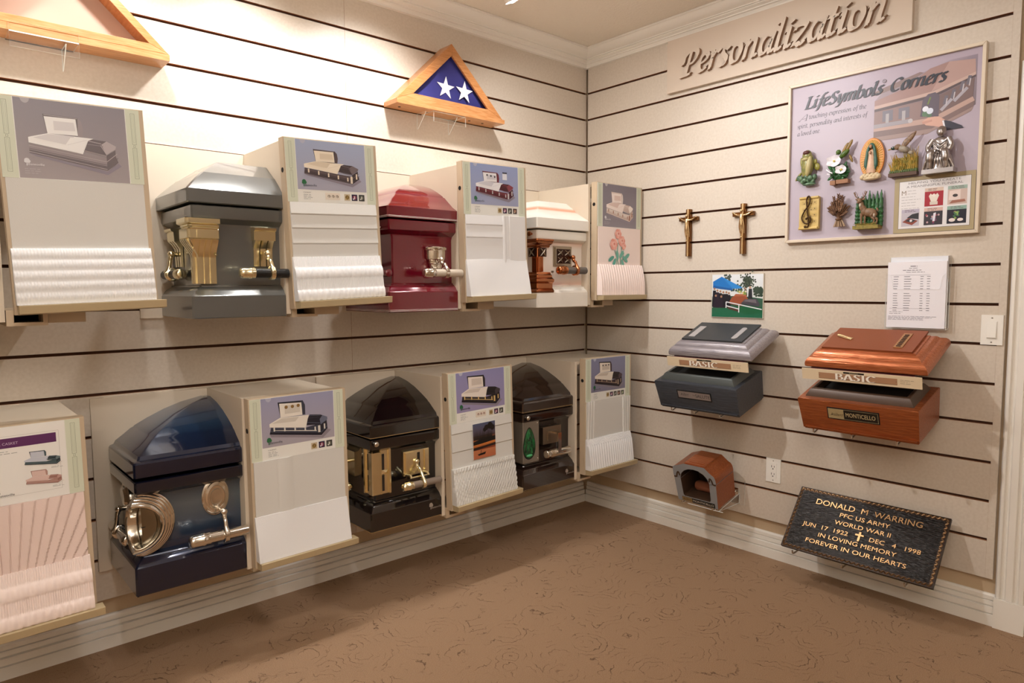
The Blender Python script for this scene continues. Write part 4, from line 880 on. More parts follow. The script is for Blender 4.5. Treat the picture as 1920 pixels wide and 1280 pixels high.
p.nib('LifeSymbols', .070, .596, .0335, '1c2130', 14, w=.33, pen=.32, ang=30, shear=.22, gap=.05)
p.nib('Corners', .428, .596, .0335, '1c2130', 14, w=.205, pen=.32, ang=30, shear=.22, gap=.05)
p.disc(.408, .645, .0075, '1c2130', 14); p.disc(.408, .645, .0058, 'a99aa6', 15); p.text('R', .408, .6412, .0078, '1c2130', 16, al='c')
DK = '4b4650'
p.nib('A', .048, .545, .019, DK, 3, w=.036, pen=.12, shear=.35)
p.nib('touching expression of the', .094, .549, .0125, DK, 3, w=.246, pen=.2, shear=0)
p.nib('spirit, personality and interests of', .042, .514, .0125, DK, 3, w=.302, pen=.2, shear=0)
p.nib('a loved one.', .042, .481, .0125, DK, 3, w=.106, pen=.2, shear=0)
p.build('print', t)

# the eight relief ornaments
def emblem(label, y0, y1, z0): return thing('relief_ornament', label, 'ornament', (-.0172, (y0+y1)/2, z0), RW, 'relief ornaments on the board')
C_ = lambda n, h, r=.45, m=0., **k: mat(n, h, r, m, **k)
rot = lambda x=0, y=0, z=0: __import__('mathutils').Euler((R(x), R(y), R(z)))
# leaping bass
t = emblem('olive green leaping bass ornament, leftmost of the upper row on the mauve board', -1.318, -1.418, 1.773)
g1 = C_('bass_olive', '6c7440', .25, noise=(40, 'a39a58'), coat=.6); g2 = C_('bass_fin', '8f8a3e', .3); g3 = C_('bass_belly', 'b9ae7a', .3, coat=.5)
b = B(); b.ell((.002, -.018, .09), (.028, .02, .055), rot(0, 8, 0), 14, 10); b.ell((.0, -.02, .132), (.022, .018, .028), rot(0, 4, 0), 12, 8); bd = b.build('fish_body', g1, t, sm=60)
b = B(); b.ell((.012, -.03, .085), (.014, .012, .045), rot(0, 8, 0)); b.ell((-.002, -.034, .118), (.016, .008, .008)); b.build('belly', g3, bd, sm=60)
b = B(); b.ell((.0, -.03, .146), (.016, .012, .010), rot(20, 0, 0)); b.build('open_mouth', C_('mouth_dark', '5a3028', .5), bd, sm=60)
b = B(); b.ell((-.038, -.015, .047), (.007, .008, .024), rot(0, 38, 0)); b.ell((-.028, -.015, .032), (.016, .007, .007), rot(0, 15, 0)); b.ell((.042, -.012, .082), (.013, .006, .017), rot(0, -20, 0)); b.ell((.035, -.014, .105), (.008, .005, .012)); b.ell((-.022, -.02, .1), (.008, .006, .03), rot(0, -8, 0)); b.build('fins', g2, bd, sm=60)
b = B()
for i in range(9): b.ell((-.034+i*.0085, -.014-random.random()*.012, .018+random.random()*.022), (.012, .01, .013))
b.ell((.01, -.016, .008), (.032, .014, .008)); b.build('water_base', C_('weed_green', '33523a', .3, coat=.5, noise=(60, '6d9070')), t, sm=60)
# hummingbird over white flowers
t = emblem('hummingbird ornament above two white flowers and green leaves', -1.448, -1.565, 1.764)
b = B(); b.ell((.024, -.02, .128), (.012, .012, .026), rot(0, 50, 0)); b.ell((.0, -.022, .138), (.011, .01, .011)); b.tube([(-.006, -.024, .136), (-.012, -.026, .118)], [.002, .001], 6); bd = b.build('bird_body', C_('bird_green', '5f7a30', .35, noise=(50, '3c5a28')), t, sm=60)
b = B(); b.ell((.04, -.022, .155), (.009, .004, .034), rot(0, 32, 0)); b.ell((.028, -.024, .15), (.007, .004, .026), rot(0, 28, 0)); b.ell((.052, -.018, .105), (.006, .004, .018), rot(0, -24, 0)); b.build('wing', C_('bird_wing', '9a7a3a', .4, noise=(90, '6f5a30', (3, 1, 1))), bd, sm=60)
wf = C_('white_petal', 'eeeaf2', .4)
for cx, cz, r_ in ((-.016, .102, .031), (.016, .062, .024)):
    b = B()
    n = 25; pts = [(cx, -.022, cz)]
    for i in range(n): a = 2*math.pi*i/n; q = r_*(1+.07*math.cos(a*5)); pts.append((cx+q*math.cos(a), -.034-.004*math.cos(a*5), cz+q*.78*math.sin(a)))
    b.add(pts, [(0, 1+i, 1+(i+1) % n) for i in range(n)]); fl = b.build('flower', wf, t, sm=50)
    b = B(); b.ell((cx, -.028, cz), (.005, .005, .005)); b.build('stamen', C_('stamen_yellow', 'd8c46a'), fl, sm=60)
b = B()
for i in range(26):
    x, z = random.uniform(-.048, .046), random.uniform(.024, .085)
    if abs(x) > .05-(z-.02)*.2: continue
    b.ell((x, -.012-random.random()*.012, z), (.014, .004, .007), rot(random.uniform(-30, 30), random.uniform(-70, 70), 0), 8, 5)
b.ell((.0, -.008, .055), (.042, .008, .035)); b.build('leaves', C_('leaf_green', '2f6a38', .4, noise=(60, '1e4424')), t, sm=60)
b = B(); b.tube([(-.05, -.022, .07), (-.035, -.03, .058), (-.02, -.03, .05)], .003, 6); b.tube([(-.045, -.024, .05), (-.03, -.03, .045)], .003, 6); b.build('small_blossom', wf, t, sm=60)
b = B(); b.box(-.03, -.008, -.03, -.002, 0, .018); b.box(-.004, .046, -.03, -.002, .003, .02); b.build('bark_base', C_('bark', '9a6a44', .5), t, bev=.004)
# robed figure in an oval of rays (plain, generic)
t = emblem('robed figure ornament standing in an orange-gold oval of rays', -1.592, -1.689, 1.767)
b = B(); pts = [(.049*math.sin(2*math.pi*i/32), .092+.084*math.cos(2*math.pi*i/32)) for i in range(32)]; b.pxz(pts, -.012, -.001); ov = b.build('oval_back', C_('orange_gold', 'd88a2e', .35, coat=.4), t, bev=.003)
b = B()
for i in range(44):
    a = 2*math.pi*i/44; s_, c_ = math.sin(a), math.cos(a); b.tube([(.020*s_, -.0125, .092+.045*c_), (.043*s_, -.0125, .092+.075*c_)], [.001, .002], 5)
b.build('rays', C_('ray_yellow', 'd9b85a', .4), ov, sm=50)
b = B(); b.lathe([(.017, 0), (.019, .01), (.014, .05), (.011, .075), (.013, .088), (.006, .094)], (0, -.018, .03), (0, 0, 1), 16, 1., .6); b.build('robe', C_('pink_robe', 'd3a88c', .4, noise=(30, 'e8cdb0')), t, sm=50)
b = B()
for sx in (-1, 1): b.tube(smooth([(sx*.004, -.016, .148), (sx*.012, -.02, .13), (sx*.017, -.02, .1), (sx*.02, -.02, .065), (sx*.014, -.018, .04)]), [.005]*6+[.006]*6+[.007]*5+[.004]*4, 8)
b.ell((0, -.016, .143), (.010, .009, .012)); b.build('mantle', C_('green_mantle', '3f6a5e', .4), t, sm=60)
b = B(); b.ell((-.001, -.026, .139), (.0058, .006, .008)); b.ell((0, -.03, .113), (.0045, .005, .007)); b.build('face_and_hands', C_('skin_tan', 'c49274', .5), t, sm=60)
b = B()
for i in range(9): b.ell((-.032+i*.008, -.02, .014+.006*(i % 2)), (.011, .012, .011))
b.ell((0, -.018, .008), (.038, .014, .009)); b.build('cloud_base', C_('cloud_cream', 'd8c4a0', .5), t, sm=60)
# mallard over reeds
t = emblem('flying mallard duck over golden reeds, relief ornament fourth in the upper row', -1.71, -1.821, 1.769)
b = B(); b.ell((0.0, -.024, .108), (.028, .014, .014), rot(0, 28, 0)); b.ell((.026, -.022, .09), (.012, .006, .008), rot(0, 40, 0)); bd = b.build('duck_body', C_('duck_grey', 'b0a898', .45, noise=(50, '8a7e70')), t, sm=60)
b = B(); b.ell((-.036, -.026, .115), (.011, .008, .0075)); b.ell((-.028, -.026, .116), (.009, .007, .006)); b.build('head', C_('mallard_green', '1f3a34', .2, coat=.6), bd, sm=60)
b = B(); b.ell((-.05, -.026, .112), (.009, .004, .0025), rot(0, -12, 0)); b.build('bill', C_('bill', 'c2a040'), bd, sm=60)
b = B(); b.ell((.02, -.03, .14), (.010, .004, .034), rot(0, 42, 0)); b.ell((.012, -.031, .131), (.012, .004, .024), rot(0, 36, 0)); b.ell((.034, -.028, .15), (.006, .003, .025), rot(0, 30, 0)); b.ell((-.02, -.028, .117), (.014, .01, .012)); b.build('wing', C_('wing_brown', '6b513c', .45, noise=(80, 'a08468', (3, 1, 1))), bd, sm=60)
b = B()
for i in range(70):
    x = random.uniform(-.045, .05); h = random.uniform(.03, .075 if x < 0 else .1); l = random.uniform(-.02, .02)
    b.tube([(x, -.01-random.random()*.014, .02), (x+l*.4, -.02, .02+h*.6), (x+l, -.018-random.random()*.012, .02+h)], [.0022, .0018, .0006], 5)
b.box(-.04, .05, -.012, -.001, .015, .075); b.build('reeds', C_('reed_gold', 'b8933a', .5, noise=(60, '7c7a30')), t, sm=50)
b = B()
for i in range(12): b.ell((-.045+i*.0085, -.018, .018), (.008, .009, .01))
b.build('grass', C_('grass_dark', '4c5c2c', .5), t, sm=60)
b = B(); b.box(-.053, .053, -.028, -.001, .0, .014); b.build('base', C_('soil', '5a4232', .6), t, bev=.003)
# silver seated figure (plain, generic)
t = emblem('silver seated robed figure ornament on a slab, rightmost of the upper row', -1.836, -1.959, 1.762)
sv = C_('antique_silver', 'b8b2b0', .3, 1.)
b = B(); b.lathe([(.052, 0), (.05, .02), (.04, .05), (.026, .06)], (0, -.022, .016), (0, 0, 1), 20, 1., .45)
b.lathe([(.026, 0), (.03, .02), (.032, .045), (.026, .062), (.01, .07)], (0, -.018, .072), (0, 0, 1), 18, 1., .6)
b.ell((.002, -.026, .158), (.014, .014, .018), None, 14, 10); b.ell((.002, -.02, .163), (.018, .014, .02), None, 14, 10)
for sx in (-1, 1):
    b.tube(smooth([(sx*.028, -.02, .132), (sx*.04, -.03, .105), (sx*.03, -.04, .085), (sx*.006, -.046, .084)]), [.011]*5+[.010]*5+[.008]*6, 10)
    b.tube(smooth([(sx*.016, -.03, .08), (sx*.026, -.05, .074), (sx*.027, -.05, .045), (sx*.028, -.046, .022)]), [.016]*5+[.014]*5+[.011]*6, 10)
for i in range(9):
    x = -.046+i*.0115; b.tube(smooth([(x*.5, -.034, .078), (x*.8, -.046, .055), (x*1.05, -.042, .03), (x*1.15, -.04, .016)]), [.004]*5+[.005]*11, 7)
for i in range(4): b.tube(smooth([(-.02+i*.004, -.035, .128-i*.012), (.002, -.042, .112-i*.012), (.024-i*.004, -.035, .126-i*.012)]), .0035, 6)
b.build('seated_figure', sv, t, sm=60)
b = B(); b.ell((.002, -.0385, .157), (.004, .003, .007)); b.build('face', sv, t, sm=60)
b = B(); b.box(-.055, .055, -.05, -.001, 0, .017); b.build('slab', sv, t, bev=.004)
# treble clef on a music tablet
t = emblem('treble clef on a yellow sheet-music tablet, leftmost of the lower row', -1.331, -1.428, 1.577)
yl = C_('tablet_yellow', 'c9a95c', .5, noise=(20, 'd8bd78'))
b = B(); b.box(-.042, .046, -.018, -.001, .004, .146); tb = b.build('tablet', yl, t, bev=.004)
b = B(); b.lathe([(.006, 0), (.006, .085)], (-.04, -.018, .143), (1, 0, 0), 10); b.lathe([(.006, 0), (.006, .085)], (-.042, -.018, .008), (1, 0, 0), 10); b.build('scroll_edge', yl, tb, sm=50)
p = Pr(-.0182, .0003)
for j in range(4):
    for q in range(4): p.rect(-.03, .038, .03+j*.028+q*.004, .0308+j*.028+q*.004, '9a7a3c', 1)
    for q in range(4): p.disc(-.02+q*.016, .034+j*.028+(q % 2)*.004, .0025, '6a5028', 2)
p.build('music_print', tb)
b = B(); pth = smooth([(.004, -.024, .004), (.016, -.024, .012), (.014, -.024, .03), (.0, -.024, .036)][:0]+[(-.006, -.026, .05), (.008, -.026, .058), (.016, -.026, .044), (.006, -.026, .03), (-.014, -.026, .032), (-.026, -.026, .056), (-.012, -.026, .088), (.006, -.026, .112), (.010, -.026, .138), (.002, -.026, .15), (-.006, -.026, .132), (-.002, -.026, .09), (.006, -.026, .03), (.002, -.026, .014), (-.01, -.026, .014)], 6)
b.tube(pth, [.0032]*len(pth), 8); b.ell((-.01, -.026, .015), (.006, .004, .006)); b.ell((-.006, -.026, .05), (.005, .004, .005)); b.build('treble_clef', C_('clef_bronze', '4a3420', .3, .8), t, sm=60)
# wheat sheaf
t = emblem('dark bronze sheaf of wheat ornament, second in the lower row', -1.457, -1.558, 1.578)
wh = C_('wheat_bronze', '5d4030', .35, .5, noise=(80, '8c6a50'))
b = B()
for i in range(20):
    a = -1.15+2.3*i/19+random.uniform(-.08, .08); L_ = random.uniform(.07, .1)*(1-.18*abs(a)); yy = -.012-random.random()*.018
    e = (.004+L_*math.sin(a)*.62, yy, .046+L_*math.cos(a)); b.tube([(.006, -.014, .04), e], .0016, 5)
    for q in range(7):
        f_ = .45+.55*q/6; x, z = .006+(e[0]-.006)*f_, .04+(e[2]-.04)*f_
        for sx in (-1, 1): b.ell((x+sx*.0032, yy-.002, z), (.0028, .0028, .0062), rot(0, math.degrees(a)+sx*22, 0), 6, 4)
hd = b.build('wheat_ears', wh, t, sm=60); hd['kind'] = 'stuff'
b = B()
for i in range(14): a = -.5+i/13; b.tube([(.006+a*.016, -.014, .042), (.012+a*.05, -.012-random.random()*.012, .004)], [.0022, .0026], 6)
b.build('stalks', C_('stalk_tan', 'a08468', .45), t, sm=60)
b = B(); b.tube(smooth([(-.006, -.016, .038), (.006, -.028, .036), (.02, -.016, .04)]), .004, 8); b.build('binding', wh, t, sm=60)
# deer before pines
t = emblem('brown deer standing before dark green pines, rightmost of the lower row', -1.575, -1.698, 1.564)
b = B()
for i in range(7):
    x = -.046+i*.0155; h = random.uniform(.125, .15); b.lathe([(.0105, 0)]+[((.0115 if q % 2 else .008)*(1-(q/16)**3), .01+q*h/16) for q in range(16)]+[(.001, h)], (x, -.011, .012), (0, 0, 1), 9)
b.box(-.05, .052, -.008, -.001, .01, .125); b.build('pine_backdrop', C_('pine_green', '24482a', .45, noise=(70, '3f7a44')), t, sm=35)
br = C_('deer_brown', '7c5f46', .5, noise=(40, '947458'))
b = B(); b.ell((.01, -.03, .068), (.03, .014, .018), rot(0, 8, 0), 14, 9); b.ell((-.012, -.031, .075), (.014, .013, .02)); b.tube(smooth([(-.016, -.031, .082), (-.022, -.034, .1), (-.023, -.036, .115)]), [.013]*4+[.011]*4+[.009]*3, 10); b.ell((-.027, -.04, .118), (.010, .010, .012)); b.ell((-.03, -.048, .112), (.006, .008, .006))
for x, y, s_ in ((-.02, -.036, 0), (-.009, -.028, 0), (.026, -.034, 1), (.035, -.028, 1)):
    if s_: b.tube(smooth([(x-.002, y, .066), (x-.006, y, .05), (x+.004, y, .036), (x, y, .018)]), [.010]*5+[.006]*5+[.004]*6, 8)
    else: b.tube([(x, y, .066), (x-.001, y, .042), (x, y, .018)], [.007, .0045, .0038], 8)
b.ell((.04, -.03, .078), (.004, .004, .009), rot(0, -25, 0))
for sx in (-1, 1): b.ell((-.027+sx*.013, -.036, .125), (.008, .003, .004), rot(0, -sx*20, 0))
dr = b.build('deer', br, t, sm=60)
b = B()
for sx in (-1, 1):
    b.tube(smooth([(-.027+sx*.005, -.036, .128), (-.027+sx*.018, -.038, .138), (-.027+sx*.026, -.038, .156)]), .0022, 6)
    for f_ in (.4, .7, .9): b.tube([(-.027+sx*(.005+.02*f_), -.038, .128+.024*f_), (-.027+sx*(.003+.018*f_), -.04, .144+.018*f_)], [.0018, .0008], 5)
b.build('antlers', C_('antler', '8a6a4e', .5), dr, sm=60)
b = B(); b.ell((-.024, -.044, .1), (.005, .006, .009)); b.ell((.03, -.036, .056), (.004, .006, .01)); b.build('white_patches', C_('deer_white', 'cfc4b4', .6), dr, sm=60)
b = B(); b.box(-.052, .05, -.046, -.001, 0, .015)
for i in range(30): b.tube([(random.uniform(-.05, .048), -.046+random.random()*.03, .012), (random.uniform(-.05, .048), -.046, .02+random.random()*.006)], [.002, .0008], 4)
b.build('grass_base', C_('dry_grass', 'a08a3c', .6, noise=(90, '6f6a30')), t, bev=.002)

# small card on the board
t = thing('info_card', 'small card headed Helping You Create a Meaningful Funeral, lower right of the mauve board', 'card', (-.0172, -1.731, 1.5395), RW)
b = B(); b.box(0, .286, -.003, -.0003, 0, .224); b.build('mat_board', mat('khaki_mat', 'ac9c78', .5), t)
p = Pr(-.003); p.rect(.018, .272, .016, .208, '333036', 1); p.rect(.0192, .2708, .0172, .2068, 'e6e3e4', 2)
p.text('HELPING YOU CREATE', .145, .194, .0085, '7a7478', 3, w=.185, al='c'); p.text('A MEANINGFUL FUNERAL', .145, .180, .0085, '7a7478', 3, w=.2, al='c')
p.text('M', .028, .152, .018, '8a7a68', 3); p.greek(.05, .168, .05, 2, .012, .0016, 'aaa6a8', 3); p.greek(.028, .144, .07, 5, .0115, .0016, 'aaa6a8', 3)
def pic(x, z, hc, bgc, h=.058):
    p.rect(x, x+.066, z, z+h, bgc, 3); p.rect(x, x+.066, z+h, z+h+.014, hc, 3); p.greek(x+.012, z+h+.01, .045, 2, .0055, .0018, '6a5a58', 4)
pic(.113, .1, 'd8c0b0', 'a41a2c', .058); pic(.194, .1, '9fb4a8', 'cbb5ac', .058); pic(.03, .026, 'b9b2c4', 'c2bcc6', .054); pic(.113, .026, 'd4b4aa', '332c34', .054); pic(.194, .026, '8fb0a4', '1c1a2a', .054)
p.rect(.132, .16, .105, .118, 'd8ccc0', 4); p.poly([(.136, .118), (.128, .14), (.134, .15), (.142, .142), (.146, .15), (.15, .142), (.158, .15), (.164, .14), (.156, .118)], 'e6dcd0', 4); p.disc(.146, .142, .006, 'efe6dc', 5)
p.poly([(.198, .118), (.238, .114), (.238, .156), (.2, .152)], 'e4d2ca', 4); p.poly([(.2, .104), (.256, .108), (.252, .118), (.21, .116)], 'a06a58', 4); p.disc(.22, .134, .006, '3a3434', 5, sx=1.5)
p.poly([(.034, .044), (.07, .03), (.092, .046), (.056, .06)], '8a4030', 4); p.poly([(.044, .048), (.07, .04), (.084, .048), (.06, .056)], '2c3038', 5); p.poly([(.05, .06), (.094, .052), (.094, .078), (.07, .074)], '24262c', 4); p.disc(.066, .048, .005, 'e0dce0', 6)
p.poly([(.144, .04), (.152, .04), (.156, .074), (.147, .072)], 'e4e0ec', 5)
for i in range(14): p.disc(.12+random.random()*.054, .032+random.random()*.04, .004, random.choice(['a04050', '6a4060', '8a90a8', 'c2a0a4', '3c3844']), 4, 8)
for i in range(12): p.disc(.226+random.uniform(-.008, .008), .054+random.uniform(-.008, .016), .0045, random.choice(['5a8a50', '8aa858', '3c6a48', 'c8a070']), 4, 8)
p.disc(.212, .04, .007, 'e8dcd8', 5, sx=1.6); p.disc(.24, .04, .006, 'e8dcd8', 5, sx=1.7)
p.build('print', t)

# ------------------------------------------------------------------ crucifixes
for y, lab in ((-.735, 'bronze crucifix nearer the room corner, left of the pair'), (-1.047, 'bronze crucifix nearer the mauve board, right of the pair')):
    t = thing('crucifix', lab, 'crucifix', (0, y, 1.48), RW, 'pair of bronze crucifixes')
    b = B(); b.box(-.0125, .0125, -.02, -.0008, .004, .248); cr = b.build('cross_post', M_['bronze'], t, bev=.003)
    b = B(); b.tube([(0, -.02, .004), (0, -.02, .248)], .006, 8); b.build('post_ridge', M_['bronzelight'], cr, sm=50)
    b = B(); b.box(-.056, .056, -.018, -.001, .188, .208); b.build('cross_arm', M_['bronze'], t, bev=.003)
    b = B(); b.tube(smooth([(0, -.03, .196), (.0, -.034, .17), (.001, -.034, .135), (-.001, -.032, .105), (0, -.028, .082)]), [.0085]*5+[.0075]*5+[.006]*5+[.0035]*6, 8)
    for sx in (-1, 1): b.tube(smooth([(sx*.006, -.031, .19), (sx*.024, -.026, .193), (sx*.044, -.024, .203)]), [.0048]*4+[.004]*4+[.003]*3, 8); b.ell((sx*.05, -.024, .206), (.006, .004, .0045)); b.tube(smooth([(sx*.008, -.033, .17), (sx*.012, -.03, .14), (sx*.010, -.024, .105)]), .0028, 6)
    b.ell((0, -.033, .213), (.0075, .008, .0095)); b.ell((0, -.03, .086), (.006, .005, .006)); b.build('figure', M_['bronzelight'], t, sm=60)

# ------------------------------------------------------------------ small graveside photograph
t = thing('framed_photo', 'small colour photograph of a graveside service with a blue canopy, in clear acrylic', 'photograph', (0, -.875, 1.17), RW)
b = B(); b.box(0, .283, -.0075, -.001, 0, .218); b.build('backing', mat('photo_backing', 'd9d2c2', .4), t)
p = Pr(-.0075); W_, H_ = .283, .218
X = lambda a, c: (W_*a, H_*c)
def PP(s, col, L): p.poly([X(*q) for q in P2(s)], col, L)
p.rect(.003, W_-.003, .003, H_-.003, ('d6dcd6', 'e9edf2'), 1)
PP("1,1 99,1 99,44 60,50 1,48", '33604a', 2); PP("1,1 99,1 99,24 70,20 40,24 1,18", '1e684a', 3); PP("40,22 70,8 99,12 99,24 60,30", '15603c', 4)
for i in range(130): p.disc(W_*(.7+random.gauss(0, .06)), H_*(.82+random.gauss(0, .075)), .0045, random.choice(['2c3a2c', '3a4a38', '4a5a48', '24302a']), 3, 7)
for i in range(18): p.disc(W_*random.uniform(.24, .38), H_*random.uniform(.85, .98), .006, '4a5650', 2, 7)
for i in range(60): p.disc(W_*random.uniform(.82, .985), H_*random.uniform(.5, .7), .006, '35493a', 3, 7)
for i in range(20): p.disc(W_*random.uniform(.4, .6), H_*random.uniform(.62, .76), .006, '3c5446', 3, 7)
PP("2,82 20,94 60,68 42,66 2,74", '1f78c8', 5); PP("2,74 42,66 42,62 2,68", '1a5fa8', 6); PP("20,94 62,68 52,66 42,67", '2a8ad8', 6); p.rect(W_*.02, W_*.03, H_*.22, H_*.82, 'dfe4ea', 6)
for i, (a, h) in enumerate(((.06, .66), (.12, .62), (.18, .6), (.24, .58), (.3, .58), (.35, .56), (.09, .5), (.2, .48))):
    p.poly([X(a-.045, .24), X(a+.04, .22), X(a+.03, h-.04), X(a-.03, h-.04)], random.choice(['1c1c26', '26243a', '2a2030']), 6+(i > 5)); p.disc(*X(a, h), .006, 'b08468', 8, 8)
PP("36,36 60,30 72,44 66,50 42,48", '9a5238', 8); PP("36,36 60,30 60,26 36,32", '7c3e2c', 9); PP("44,48 64,50 70,46 68,54 48,54", 'b4684a', 9)
for i in range(12): p.disc(W_*random.uniform(.5, .68), H_*random.uniform(.53, .62), .005, random.choice(['d8c070', '8aa050', 'e8dcc0']), 10, 7)
p.poly([X(.72, .44), X(.8, .44), X(.79, .66), X(.73, .66)], '22242c', 8); p.disc(*X(.755, .69), .006, 'caa088', 9); p.poly([X(.64, .5), X(.7, .5), X(.69, .64), X(.645, .64)], '2c2c34', 7); p.disc(*X(.667, .665), .005, 'b89078', 9)
PP("58,32 92,26 94,32 88,44 66,42", '4a4650', 9); PP("64,38 88,34 86,42 68,42", '6e6870', 10)
for a, c in (((.3, .36), (.56, .3)), ((.56, .3), (.98, .2)), ((.3, .36), (.3, .22)), ((.55, .3), (.55, .12)), ((.3, .27), (.55, .2))): p.line(X(*a), X(*c), .005, 'e2e6ea', 11)
PP("32,26 54,20 54,14 34,20", '5a3a30', 9)
p.build('print', t)
b = B(); sheetbox(b, -.001, .284, -.0135, -.0122, -.001, .24); b.build('acrylic_cover', M_['acrylic'], t)

# ------------------------------------------------------------------ price list in its holder
t = thing('brochure_holder', 'clear acrylic wall pocket holding the white price list, above the copper vault', 'document holder', (0, -1.716, 1.15), RW)
b = B(); sheetbox(b, .004, .226, -.0035, -.0005, .006, .292); b.build('back_sheet', M_['acrylic'], t)
b = B(); sheetpoly(b, [(0, .0), (.226, 0), (.226, .22), (.215, .22), (.208, .212), (.2, .165), (.196, .16), (.032, .16), (.028, .165), (.02, .212), (.01, .22), (0, .22)], -.034, -.032, 'y'); b.build('front_pocket', M_['acrylic'], t)
b = B(); sheetbox(b, 0, .002, -.032, -.0036, 0, .2); sheetbox(b, .224, .226, -.032, -.0036, 0, .2); sheetbox(b, 0, .226, -.032, -.0036, -.002, .0); b.build('pocket_sides', M_['acrylic'], t)
t = thing('price_list', 'white printed price list standing in the clear wall pocket', 'paper', (0, -1.716, 1.153), RW)
b = B(); b.box(.005, .22, -.0305, -.024, 0, .268); b.build('sheet', M_['paper'], t)
p = Pr(-.0305); K = '6e6a78'
p.greek(.09, .25, .03, 1, .01, .003, K); p.greek(.085, .242, .045, 1, .01, .0018, K); p.greek(.062, .234, .1, 1, .01, .0022, K); p.greek(.075, .226, .07, 1, .01, .0018, K)
for j in range(15):
    if j == 6: continue
    z = .208-j*.0098
    for x, wd in ((.028, .018), (.068, .026), (.128, .011), (.152, .012)): p.rect(x, x+wd*random.uniform(.8, 1.1), z-.001, z+.001, K, 2)
for z in (.214, .078): p.rect(.016, .165, z, z+.0007, K, 2)
p.greek(.016, .064, .06, 2, .007, .0014, K); p.greek(.012, .046, .19, 4, .0045, .0015, '8a8694')
p.build('print', t)
t = tag(B().build('x', M_['paper']), None) if False else None
b = B(); b.box(.012, .2205, -.0215, -.005, .002, .288)
o = b.build('leaflet_stack', mat('leaflet_paper', 'e8eaf0', .5)); o.location = (0, -1.716, 1.153); o.rotation_euler = RW; tag(o, 'stack of pale leaflets standing behind the price list in the wall pocket', 'paper')

# ------------------------------------------------------------------ switch and outlet
def screw(b, x, z, y): b.lathe([(.003, 0), (.003, .0006), (.0018, .0012)], (x, y, z), (0, -1, 0), 10)
t = thing('light_switch', 'white light switch with a wide rocker by the door casing', 'light switch', (0, -2.053, 1.097), RW)
b = B(); b.box(0, .071, -.006, -.0003, 0, .114); b.build('wall_plate', M_['plate'], t, bev=.0025)
b = B(); b.box(.0185, .0525, -.0075, -.005, .0235, .0905); b.build('rocker_frame', M_['plate'], t, bev=.001)
b = B(); b.pyz([(-.0078, .026), (-.0125, .028), (-.0085, .088), (-.0078, .088)], .0205, .0505); b.build('rocker', M_['plate'], t, bev=.0008)
b = B(); screw(b, .0355, .0105, -.006); screw(b, .0355, .1035, -.006); b.build('screw', M_['screw'], t)
t = thing('wall_outlet', 'white double wall outlet below the vaults', 'wall outlet', (0, -1.192, .379), RW)
b = B(); b.box(0, .073, -.006, -.0003, 0, .116); b.build('wall_plate', M_['plate'], t, bev=.0025)
b = B(); b.box(.019, .054, -.0085, -.005, .022, .094); b.build('receptacle', M_['plate'], t, bev=.001)
b = B()
for z in (.042, .078): b.box(.0285, .0305, -.0092, -.0083, z-.005, z+.005); b.box(.042, .044, -.0092, -.0083, z-.004, z+.004); b.lathe([(.0028, 0), (.0028, .0007)], (.0365, -.0085, z-.0115), (0, -1, 0), 10)
b.build('slots', M_['slot'], t)
b = B(); screw(b, .0365, .0105, -.006); screw(b, .0365, .1055, -.006); b.build('screw', M_['screw'], t)

# ------------------------------------------------------------------ vault samples
def vmat(nm, a, c, r=.38, me=.35): return mat(nm, a, r, me, .25, noise=(14, c, (1.2, 14, 14)), bump=(60, .5, (.25, 4, 4)))
COP = vmat('burnished_copper_paint', '8e4a24', 'a85c30', .33, .55); COPL = vmat('bright_copper_paint', 'a85a32', 'c2744a', .3, .55); GRY = vmat('slate_vault_paint', '3a3d43', '484b52', .4, .25); SIL = vmat('silver_vault_paint', '948e94', 'aaa4a8', .35, .4)
LINB = mat('brown_vault_liner', '4a3628', .35, .2); LING = mat('grey_vault_liner', '4c504e', .35, .2)
TILT = R(17)
def vault_base(label, loc, m, liner, hw, plate):
    t = thing('burial_vault', label, 'burial vault', loc, (TILT, 0, R(-90)))
    D = .24; b = B(); b.rloft([(.012, 0), (.012, .004), (.008, .006), (0, .14), (.002, .144), (.022, .146)], hw, D/2, (0, D/2), (1, 1)); b.build('body', m, t, sm=30)
    b = B(); b.rloft([(.024, .1462), (.026, .15), (.04, .172), (.045, .176), (.05, .177), (.056, .174), (.062, .150)], hw, D/2, (0, D/2), (0, 0)); rm = b.build('liner_rim', liner, t, sm=30)
    b = B(); b.rloft([(.0615, .1495), (.062, .148)], hw, D/2, (0, D/2), (1, 1)); b.build('well_shade', M_['dark'], rm)  # near-black sheet stands in for the shade inside the open vault
    b = B(); b.box(-hw+.02, hw-.014, -.0005, .006, .012, .016); b.build('moulding_line', m, t)
    x0, x1, z0, z1 = plate
    sl = .008/.134; M = Matrix.Rotation(math.atan(sl), 4, 'X'); M.translation = (0, .0072, .006)
    b = B(M); b.box(x0-.004, x1+.004, -.0012, .001, z0-.004, z1+.004); pl = b.build('name_plate', M_['dark'], t)
    return t, pl, (x0, x1, z0, z1, M)
def plate_print(pl, q, fn):
    x0, x1, z0, z1, M = q; p = Pr(-.0013); fn(p, x0, x1, z0, z1); o = p.build('print', pl); o.matrix_local = M
def pf_cop(p, x0, x1, z0, z1):
    m = x0+(x1-x0)*.32; p.rect(x0, m, z0, z1, 'a8966e', 1); p.rect(m, x1, z0, z1, '16130f', 1); p.outline(x0, x1, z0, z1, .0012, 'b8a67c', 2); p.nib('Wilbert', x0+.008, z0+.013, .008, '2a2018', 3, w=(m-x0)*.78, pen=.2, shear=.4); p.text('MONTICELLO', m+.008, z0+(z1-z0)*.3, (z1-z0)*.42, 'cbb68a', 3, w=(x1-m)*.86)
